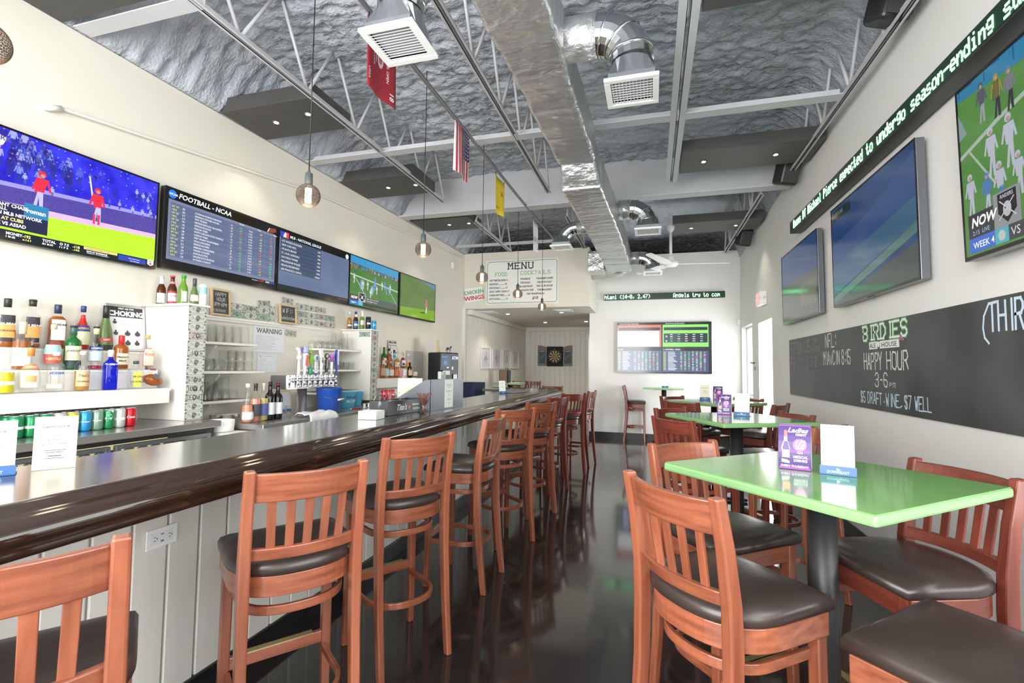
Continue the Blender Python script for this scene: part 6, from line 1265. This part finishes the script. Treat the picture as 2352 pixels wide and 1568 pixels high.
bottle('square clear vodka bottle with yellow label, bottom step', at_(312, -3.42, z1_), 'std', .040, .19, 'clear', None, 0, 4, [(.08, .62, (.68, .62, .08), 'IRON|VODKA', .014, (.1, .1, .05), .5)], (.06, .06, .07), .02, grp=LG)
# football shaped decanter
P = at_(352, -3.42, z1_); t = thing('football_decanter', 'amber football-shaped decanter at the end of the bottom step', 'bottle', P, 1.35)
pts = [(-.075, .0), (-.06, .022), (-.03, .040), (0, .045), (.03, .040), (.06, .022), (.075, 0)]
Ml = Matrix.Translation((0, 0, .058)) @ Matrix.Rotation(.25, 4, 'Y') @ Matrix.Rotation(PI/2, 4, 'Y')
MB().lathe([(max(r_, .001), x) for x, r_ in pts], GC['clear'], n=20, M=Ml).build('glass_body', t); MB().lathe([(max(r_*.92, .001), x*.95) for x, r_ in pts], LQ['amber'], n=20, M=Ml).build('liquid', t)
MB().lathe([(.014, .095), (.012, .12), (.017, .125)], glassc, (.0, 0, 0)).build('neck', t); MB().lathe([(.016, .126), (.018, .135), (.012, .14)], mat('maroon_cap', (.28, .05, .07), .4)).build('cap', t); MB().bx(-.05, -.03, -.03, .03, 0, .02, glassc).bx(.03, .05, -.03, .03, 0, .02, glassc).build('feet', t); MB().box((.0, -.047, .085), (.035, .002, .03), flat((.1, .12, .14)), M=Matrix.Rotation(.5, 4, 'Y')).build('label', t)
# first aid posters
def poster(lb, y0, z0, off, s_=1, tilt=-.12):
    t = thing('first_aid_poster', lb, 'poster', M=fr((xl(y0)+off, y0, z0), (KL, 1, 0), (tilt, 0, 1)), group='first aid posters'); W_, H_ = .27*s_, .34*s_
    MB().box((W_/2, H_/2, -.006), (W_, H_, .01), mat('brushed_frame', (.55, .55, .56), .35, metal=.7)).build('frame', t, bevel=.002); m = MB().q(.018, .015, W_-.018, H_-.02, flat((.72, .73, .74)), .0)
    m.q(.018, H_-.095*s_, W_-.018, H_-.02, flat((.03, .03, .035)), .0008); m.text('FIRST AID FOR', W_/2, H_-.038*s_, .012*s_, W1, .0014, 'C', bold=.03); m.text('CHOKING', W_/2, H_-.085*s_, .036*s_, W1, .0014, 'C', bold=.05, sx=1.05)
    k = flat((.05, .05, .055))
    for x, y, r_ in ((.055, .205, .014), (.14, .125, .02), (.21, .125, .02), (.14, .055, .02), (.205, .055, .018), (.06, .125, .016)): m.disc(x*s_, y*s_, r_*s_, k, .001, ry=r_*s_*.8); m.disc(x*s_, (y+.018)*s_, .007*s_, k, .001)
    for i in range(4): m.q(.09*s_, (.22-.012*i)*s_, .22*s_, (.223-.012*i)*s_, flat((.5, .5, .52)), .001)
    m.build('print', t)
poster('framed choking first aid poster leaning behind the near bottles', 2.465, 1.505, .07)
# bottles and cans on the piers
PG, QG = 'bottles and cans on top of the near pier', 'bottles and cans on top of the far pier'; zp = 1.863
bottle('brown beer bottle with silver neck and white-blue label, near pier top', (-3.64, 2.81, zp), 'beer', .031, .225, 'brown', None, 0, 0, [(.08, .42, (.72, .74, .80)), (.74, .93, (.7, .71, .74))], (.5, .5, .52), .015, grp=PG)
bottle('brown beer bottle with red and white label, near pier top', (-3.53, 2.81, zp), 'beer', .031, .225, 'brown', None, 0, 0, [(.06, .46, (.60, .03, .06)), (.12, .40, (.78, .76, .78), 'LAGER|', .012, (.6, .05, .06), 1.2), (.72, .80, (.7, .2, .25))], (.5, .05, .07), .012, grp=PG)
bottle('green beer bottle with white script label, near pier top', (-3.42, 2.81, zp), 'beer', .031, .225, 'lime', None, 0, 0, [(.10, .45, (.70, .74, .68), '', .01, Bk, .6)], (.03, .28, .05), .02, grp=PG)
bottle('small dark sparkling wine bottle with foil neck, near pier top', (-3.31, 2.81, zp), 'flare', .030, .195, 'olive', None, 0, 0, [(.12, .36, (.72, .68, .52))], (.04, .045, .05), .07, grp=PG)
t = thing('tall_can', 'tall white and sky-blue can at the edge of the near pier top', 'can', (-3.275+.0, 2.86, zp-.0)); 
MB().lathe([(.022, 0), (.027, .008), (.027, .148), (.022, .157)], mat('can_white', (.8, .8, .8), .3), n=20).build('can_body', t); MB().lathe([(.0273, .085), (.0273, .135)], mat('sky_blue_print', (.25, .55, .78), .3), n=20, cap=False).build('blue_band', t)
t.location.x = -3.285
bottle('clear beer bottle with golden beer, far pier top', (-3.63, 5.22, zp), 'beer', .030, .22, 'clear', 'gold', .7, 0, [(.1, .36, (.05, .05, .12)), (.2, .3, Wt_)], (.7, .7, .65), .03, grp=QG)
bottle('brown beer bottle with royal blue label, far pier top', (-3.54, 5.22, zp), 'beer', .030, .225, 'brown', None, 0, 0, [(.10, .45, (.03, .16, .55)), (.22, .32, Wt_), (.7, .85, (.7, .72, .8))], (.05, .1, .3), .015, grp=QG)
bottle('green beer bottle with white neck wrap, far pier top', (-3.45, 5.22, zp), 'beer', .030, .23, 'lime', None, 0, 0, [(.25, .50, (.75, .7, .68)), (.7, .96, (.75, .78, .74))], (.7, .72, .7), .02, grp=QG)
t = can('tall black can with gold emblem, far pier top', (-3.365, 5.225, zp), 'dark', QG, '', .16, .033); t.name = 'tall_can'
can('short blue and white can, rightmost on the far pier top', (-3.285, 5.225, zp), 'blue', QG, 'SELTZER', .11, .031)
# ---------------------------------------------------------------- tap station
t = thing('tap_cooler', 'stainless topped keg cooler under the tap tower', 'cooler', (-3.3, 3.0, 0))
def r3(mb): mb.V = [(x+3.3, y-3.0, z) for x, y, z in mb.V]; return mb
r3(MB().bx(-3.66, -2.90, 3.10, 5.13, .905, .95, steel)).build('cooler_top', t, bevel=.004)
r3(MB().bx(-3.66, -2.94, 3.12, 5.11, .0, .904, steel)).build('cooler_body', t)
for y in (3.14, 3.80, 4.46): r3(MB().bx(-2.94, -2.915, y, y+.64, .1, .86, mat('cooler_door_grey', (.20, .2, .205), .3, metal=.7))).build('door', t, bevel=.004)
M = fr((.39, .18, .80), (0, 1, 0)); m = MB().q(0, 0, .28, .055, flat((.02, .02, .022)), 0); m.text('PERLICK', .03, .012, .03, flat((.5, .35, .2)), .001, bold=.02, shear=.3); m.build('maker_plate', t).matrix_local = M
t = thing('white_storage_cupboard', 'low white cupboard under the left glass shelves', 'cupboard', (-3.3, 2.90, 0)); MB().bx(-.35, .52, .0, .18, 0, .90, creamw).build('body', t, bevel=.003); MB().bx(.24, .50, -.012, -.001, .1, .86, creamw).bx(.52, .532, .02, .16, .1, .86, creamw).build('door', t, bevel=.003)
lathe_thing('plastic_tub', 'white plastic tub on the low cupboard beside the near pier', 'tub', (-3.20, 2.99, .902), [('tub', [(.085, 0), (.092, .005), (.098, .085), (.094, .085), (.088, .008), (.002, .006)], white, dict(cap=False, n=28))])
t = thing('drink_carrier', 'moulded pulp drink carriers behind the white tub', 'carrier', (-3.45, 3.26, .952), .3)
m = MB(); pulp = mat('grey_pulp', (.5, .48, .42), .9)
for x in (-.05, .05):
    for y in (-.055, .055): m.lathe([(.030, 0), (.042, .045), (.050, .046)], pulp, (x, y, 0), n=14, cap=False)
m.bx(-.11, .11, -.008, .008, .03, .048, pulp).bx(-.008, .008, -.11, .11, .03, .048, pulp); m.build('cups', t)
t = thing('tap_tower', 'chrome beer tap tower with eight faucets', 'beer taps', (-3.20, 3.95, .951))

MB().lathe([(.065, 0), (.065, .01), (.047, .02), (.044, .245)], steel, (-.03, -.03, 0), n=28).build('column', t)
MB().bx(-.13, .05, -.33, .34, .245, .372, steel).build('head', t, bevel=.006); MB().bx(.05, .053, -.33, .34, .245, .372, chrome).build('face_plate', t)
HN = ['golf club shaped tap handle with a white ball', 'red and white tapered tap handle', 'lime green bottle-creature shaped tap handle', 'white round-headed tap handle with a blue emblem', 'curved plain white tap handle', 'black tap handle with a round cream emblem', 'white tap handle with a purple top', 'blue and white curved tap handle']
for k in range(8):
    y = -.24+.0785*k; f = MB().cyl((.053, y, .325), (.066, y, .325), .024, chrome, n=18).cyl((.066, y, .325), (.10, y, .33), .011, chrome).cyl((.098, y, .335), (.105, y, .275), .010, chrome).cyl((.105, y, .275), (.107, y, .258), .008, chrome).cyl((.10, y, .33), (.10, y, .37), .008, chrome); f.build('faucet', t)
def handle(k, parts):
    h = parts[0][1].build('tap_handle', t, loc=(.10, -.24+.0785*k, .371)); h['label'] = HN[k]
    for nm, m in parts[1:]: m.build(nm, h)
pw = flat((.82, .82, .82), rough=.25); L_ = lambda P, m, **kw: MB().lathe(P, m, n=18, **kw)
handle(0, [('shaft', L_([(.010, 0), (.014, .02), (.012, .13), (.008, .14)], pw)), ('golf_ball', L_([(.004, .14), (.018, .146), (.024, .165), (.018, .184), (.004, .19)], pw)), ('club_head', MB().tube([(0, 0, .19), (0, 0, .22), (0, -.012, .24), (0, -.035, .245)], [.014, .015, .018, .012], pw).tube([(0, 0, .235), (0, .02, .25), (0, .035, .25)], .014, flat((.35, .2, .55))))])
m = MB().lathe([(.010, 0), (.013, .01), (.030, .20), (.026, .205)], pw, n=18); m2 = MB().bx(.018, .030, -.014, .014, .09, .19, flat((.75, .1, .1)))
handle(1, [('body', m), ('red_print', m2), ('cap', L_([(.030, .206), (.034, .215), (.034, .255), (.024, .265)], flat((.35, .38, .7))))])
handle(2, [('base', L_([(.010, 0), (.022, .02), (.022, .07), (.01, .08)], flat((.04, .28, .16)))), ('creature', MB().tube([(0, 0, .07), (0, .004, .12), (0, -.008, .17), (0, -.014, .21), (0, .0, .245)], [.010, .013, .016, .017, .006], flat((.28, .72, .04))).tube([(0, 0, .15), (.01, .03, .17), (.01, .035, .185)], .006, flat((.28, .72, .04))))])
def disc3(r, z, c1, c2):
    m = MB().lathe([(r*.9, -.008), (r, 0), (r*.9, .008)], c1, n=24, M=Matrix.Translation((.0, 0, z)) @ Matrix.Rotation(PI/2, 4, 'Y')); m.lathe([(r*.62, .0085), (r*.62, .0095)], c2, n=24, M=Matrix.Translation((0, 0, z)) @ Matrix.Rotation(PI/2, 4, 'Y')); return m
blade = lambda m_, z0, z1: MB().bx(-.006, .008, -.017, .017, z0, z1, m_)
b3 = blade(pw, .02, .13); b3.text('BLUE POINT', 0, 0, .015, flat((.1, .1, .4)), .0, fn=lambda p: (.0088, .008-p[1], .125-p[0]), sx=.8)
handle(3, [('blade', b3), ('ferrule', L_([(.010, 0), (.012, .02)], flat((.05, .1, .6)))), ('emblem_disc', disc3(.032, .165, pw, flat((.08, .35, .6))))])
m = MB().sweep([(0, 0, 0), (0, .0, .05), (0, .004, .12), (0, -.004, .19), (0, -.016, .26)], [.014, .018, .028, .034, .036], [.012, .016, .022, .026, .024], pw, up=(1, 0, 0)); m.text('Lite', 0, 0, .026, flat((.03, .03, .05)), 0, fn=lambda p: (.0135, .010-p[1], .17-p[0]), bold=.03); handle(4, [('body', m)])
b5 = blade(flat((.02, .02, .025)), .03, .155); b5.text('BREWERS', 0, 0, .018, W1, 0, fn=lambda p: (.0088, .008-p[1], .15-p[0]), sx=.8); handle(5, [('blade', b5), ('ferrule', L_([(.009, 0), (.010, .03)], chrome)), ('emblem_disc', disc3(.030, .185, flat((.05, .05, .05)), flat((.6, .5, .4))))])
handle(6, [('shaft', L_([(.012, 0), (.014, .12), (.012, .13)], pw)), ('purple_top', L_([(.010, .13), (.012, .16), (.028, .18), (.030, .20), (.012, .205)], flat((.45, .12, .55))))])
m = MB().sweep([(0, .004, .0), (0, .004, .06), (0, -.002, .13), (0, -.008, .20), (0, .0, .255)], [.013, .016, .022, .026, .022], [.012, .014, .018, .020, .016], flat((.03, .06, .40)), up=(1, 0, 0)); m.sweep([(.004, .014, .10), (.004, .008, .18), (.004, .012, .25)], [.008, .016, .016], .018, pw, up=(1, 0, 0)); handle(7, [('body', m)])
# buckets, wine, framed card, shots, cloth, jiggers
t = thing('ice_bucket', 'large royal blue plastic bucket with wire handle by the taps', 'bucket', (-3.15, 4.28, .951)); bl = mat('royal_blue_plastic', (.02, .085, .42), .3)
t.location = (-3.11, 4.17, .951)
MB().lathe([(.095, 0), (.10, .004), (.125, .235), (.132, .24), (.122, .242), (.098, .01), (.002, .008)], bl, n=36, cap=False).build('bucket_body', t); a = [(.12*math.cos(q), .12*math.sin(q)) for q in (2.2, -.9)]
MB().tube([(-.07, -.10, .215), (.05, -.13, .16), (.125, -.05, .125), (.13, .03, .13), (.10, .09, .2)], .0022, greyp).build('wire_handle', t); MB().cyl((.128, -.03, .126), (.134, .05, .132), .009, flat((.75, .7, .6))).build('grip', t)
for k, (x, y, s_) in enumerate(((-3.27, 4.70, 1.0), (-3.35, 4.97, .92))):
    t = thing('small_ice_pail', ('sky blue pail with dark print beside the royal blue bucket', 'smaller sky blue pail farthest from the taps')[k], 'pail', (x, y, .951), 0, 'sky blue pails'); c_ = mat('sky_blue_plastic', (.10, .42, .66), .35)
    MB().lathe([(.075*s_, 0), (.078*s_, .003), (.10*s_, .17*s_), (.105*s_, .175*s_), (.096*s_, .176*s_), (.075*s_, .008), (.002, .006)], c_, n=30, cap=False).build('pail_body', t)
    if k == 0:
        m = MB()
        for tx, z, hh in (('BUD LIGHT', .105, .022), ('SELTZER', .06, .028)):
            v, f, w_ = textmesh(tx, .03, 0); r_ = .078+.022*z/.17+.0015; kk = .13/w_; m.add([((r_+.0022*0+(.022/.17)*(b*hh/.73))*math.cos((a_*kk-.065)/r_-.3), (r_+(.022/.17)*(b*hh/.73))*math.sin((a_*kk-.065)/r_-.3), z+b*hh/.73) for a_, b in v], f, flat((.02, .05, .2)) if z > .1 else flat((.6, .75, .8)))
        m.build('print', t)
WG = 'wine bottles on the keg cooler'
for k, (px, g_, lq, lab, cp, s_) in enumerate(((568, 'clear', 'pink', (.78, .74, .76), (.62, .60, .60), 'pale pink wine bottle with square white label, leftmost'), (586, 'clear', 'pink', (.06, .06, .08), (.02, .02, .025), 'pink wine bottle with dark label and black cap'), (604, 'clear', 'white', (.08, .10, .28), (.55, .5, .4), 'pale gold wine bottle with navy label'), (619, 'dark', None, (.72, .73, .76), (.01, .01, .012), 'dark wine bottle with black foil and white label'), (637, 'dark', None, (.74, .74, .78), (.28, .01, .03), 'dark wine bottle with red foil, rightmost'))):
    P = atx((px, 940), -3.13); bottle(s_, (-3.13, P.y, .951), 'flare' if k == 0 else 'wine', .040 if k else .048, .31+.01*(k == 3), g_, lq, .45 if k == 0 else .6, 0, [(.08, .28, lab) if k == 0 else (.14, .46, lab)], cp, .06 if k else .03, grp=WG)
t = thing('framed_certificate', 'gold-framed certificate standing behind the tap column', 'picture', M=fr((-3.48, 3.80, .952), (.1, 1, 0), (-.15, 0, 1))); MB().box((.13, .11, -.004), (.26, .22, .012), mat('gold_frame', (.6, .48, .3), .4)).build('frame', t, bevel=.003); MB().q(.02, .02, .24, .20, flat((.62, .63, .68)), .003).build('sheet', t)
for k in range(2): lathe_thing('shot_glass', ('left', 'right')[k]+' small glass with a blue base beside the wine', 'glass', (-3.30, 3.76+.075*k, .951), [('glass', [(.020, 0), (.026, .085), (.024, .085), (.018, .008), (.001, .006)], glassc, dict(cap=False)), ('blue_fill', [(.019, .03), (.022, .052), (.001, .053)], flat((.03, .12, .6)), {})], 'glasses with blue bases')
t = thing('bar_towel', 'crumpled white bar towel on the cooler edge', 'towel', (-2.945, 3.80, .951)); random.seed(4); n = 16; vs = []
for i in range(n+1):
    for j in range(9):
        u, v_ = i/n, j/8; x = -.12+.2*v_; y = -.16+.38*u; z = .016+.022*abs(noise.noise((u*5, v_*4, 2)))+.015*math.sin(v_*6+u*5)**2
        if v_ > .75: z -= (v_-.75)*.35; x = .045+.012*u
        vs.append((x, y, z))
o = MB().add(vs, [(i*9+j, (i+1)*9+j, (i+1)*9+j+1, i*9+j+1) for i in range(n) for j in range(8)], flat((.78, .78, .80), rough=.9), None, True).build('cloth', t); sm = o.modifiers.new('s', 'SOLIDIFY'); sm.thickness = .006
for k in range(2): lathe_thing('steel_jigger', ('nearer', 'farther')[k]+' small steel jigger by the sky blue pails', 'jigger', (-3.06, 4.72+.085*k, .951), [('cup', [(.022, 0), (.012, .022), (.026, .05), (.024, .05), (.01, .026)], chrome, dict(cap=False))], 'steel jiggers')
t = thing('bar_tool', 'red handled bar tool lying by the pails', 'bar tool', (-3.05, 4.56, .952), 1.3); MB().tube([(-.06, 0, .006), (-.02, .008, .008), (.03, -.004, .006), (.07, .006, .006)], .007, mat('dark_red_plastic', (.35, .02, .03), .4)).build('handles', t); MB().tube([(-.06, 0, .006), (-.09, 0, .006)], .005, chrome).build('jaw', t)
# ---------------------------------------------------------------- far bottle shelf
t = thing('far_back_counter', 'steel-topped back counter under the far bottle shelf', 'counter', (-3.35, 5.31, 0)); MB().bx(-.295, .27, 0, 1.55, .955, 1.0, steel).build('counter_top', t, bevel=.004); MB().bx(-.29, .24, .02, 1.53, 0, .954, blackp).build('cabinet', t)
t = thing('far_bottle_shelf', 'cream stepped shelf holding bottles beyond the far pier', 'shelf', (-3.5, 5.32, 1.25)); MB().bx(-.19, .12, 0, 1.25, -.022, 0, creamw).build('bottom_step', t, bevel=.002); MB().bx(.10, .118, 0, 1.24, -.12, -.022, creamw).build('fascia', t); MB().bx(-.19, 0, 0, 1.25, .11, .128, creamw).bx(-.02, -.002, 0, 1.25, .0, .11, creamw).build('upper_step', t)
FG = 'bottles on the far shelf'
for px, x, z, kd, r_, h_, g_, lq, fl_, lab, cp, s_ in (
    (881, -3.62, 1.38, 'wine', .037, .30, 'green', None, 0, (.7, .68, .55), (.25, .02, .04), 'tall green bottle with cream label and maroon neck, back row'),
    (893, -3.62, 1.38, 'std', .040, .285, 'clear', 'amber', .75, (.3, .12, .05), (.01, .01, .01), 'tall amber bottle with black cap, back row'),
    (904, -3.62, 1.38, 'std', .038, .27, 'aqua', None, 0, (.55, .7, .75), (.02, .03, .05), 'pale blue gin bottle with dark cap, back row'),
    (911, -3.52, 1.38, 'std', .042, .18, 'clear', 'gold', .8, (.8, .8, .78), None, 'squat orange-gold bottle, middle of the far shelf'),
    (925, -3.58, 1.38, 'bulb', .037, .25, 'clear', 'purple', .66, (.75, .75, .72), (.6, .55, .4), 'deep red liqueur bottle with pale stopper'),
    (937, -3.58, 1.38, 'std', .040, .22, 'clear', 'yellow', .3, (.85, .3, .08), (.75, .75, .75), 'clear bottle with orange label, back row'),
    (878, -3.42, 1.251, 'std', .036, .27, 'clear', 'amber', .7, (.55, .3, .2), (.3, .05, .05), 'amber bottle half hidden by the far pier, front row'),
    (887, -3.41, 1.251, 'std', .038, .24, 'clear', 'gold', .2, (.35, .55, .6), (.6, .1, .1), 'clear bottle with pale blue label, front row'),
    (898, -3.41, 1.251, 'std', .040, .23, 'clear', 'amber', .72, (.6, .6, .58), (.6, .3, .2), 'amber bottle with white print, front row'),
    (909, -3.41, 1.251, 'std', .038, .22, 'clear', 'amber', .7, (.55, .18, .08), (.7, .3, .2), 'orange amber bottle, middle of the front row'),
    (918, -3.40, 1.251, 'std', .035, .20, 'clear', 'pink', .7, (.65, .2, .24), (.5, .3, .25), 'pink-labelled bottle in the front row'),
    (927, -3.40, 1.251, 'std', .038, .21, 'clear', None, 0, (.75, .75, .75), (.05, .05, .05), 'clear bottle with white label, front row'),
    (941, -3.39, 1.251, 'std', .036, .22, 'dark', None, 0, (.7, .4, .25), (.01, .01, .01), 'black liqueur bottle, front row'),
    (952, -3.39, 1.251, 'bulb', .042, .17, 'clear', 'amber', .25, (.6, .55, .5), (.35, .2, .12), 'round clear bottle at the end of the front row')):
    P = atx((px, 850), x); bottle(s_, (x, P.y, z), kd, r_, h_, g_, lq, fl_, 0, [(.15, .5, lab)], cp, .03, grp=FG)
poster('smaller choking first aid poster behind the far bottles', 6.18, 1.505, .05, .85)
for i, (c_, tx) in enumerate((('red', 'Coca'), ('red', ''), ('pale', ''), ('green', ''), ('teal', ''), ('green', ''), ('blue', ''), ('blue', ''), ('yellow', ''))):
    for j in range(2): can('%s soda can, %s of the %s row on the far back counter' % (dict(cw, teal='teal')[c_], ORD[i], ('front', 'back')[j]), (-3.17-.07*j, 5.42+.085*i, 1.001), c_, 'soda cans on the far back counter', tx)
# plant outside the window
t = thing('outdoor_plant', 'strap-leaved plant outside the far right window', 'plant', (2.18, 9.75, -.05)); gl_ = mat('leaf_green', (.08, .22, .06), .5)
for k, (a, L1, b) in enumerate(((-2.6, .42, .5), (-1.9, .38, -.35), (2.2, .35, .2), (.4, .4, .3), (-3.0, .3, -.1))):
    z0 = .95+.08*k if k < 2 else .6; pts = [(0, 0, .3), (.05*math.cos(a), .05*math.sin(a), z0), (L1*.6*math.cos(a), L1*.6*math.sin(a), z0+.18), (L1*math.cos(a), L1*math.sin(a), z0+.18+b*.3)]
    MB().sweep(pts, [.02, .045, .05, .006], .003, gl_).build('leaf', t)
MB().lathe([(.02, 0), (.015, .5)], gl_, n=8).build('stem', t);
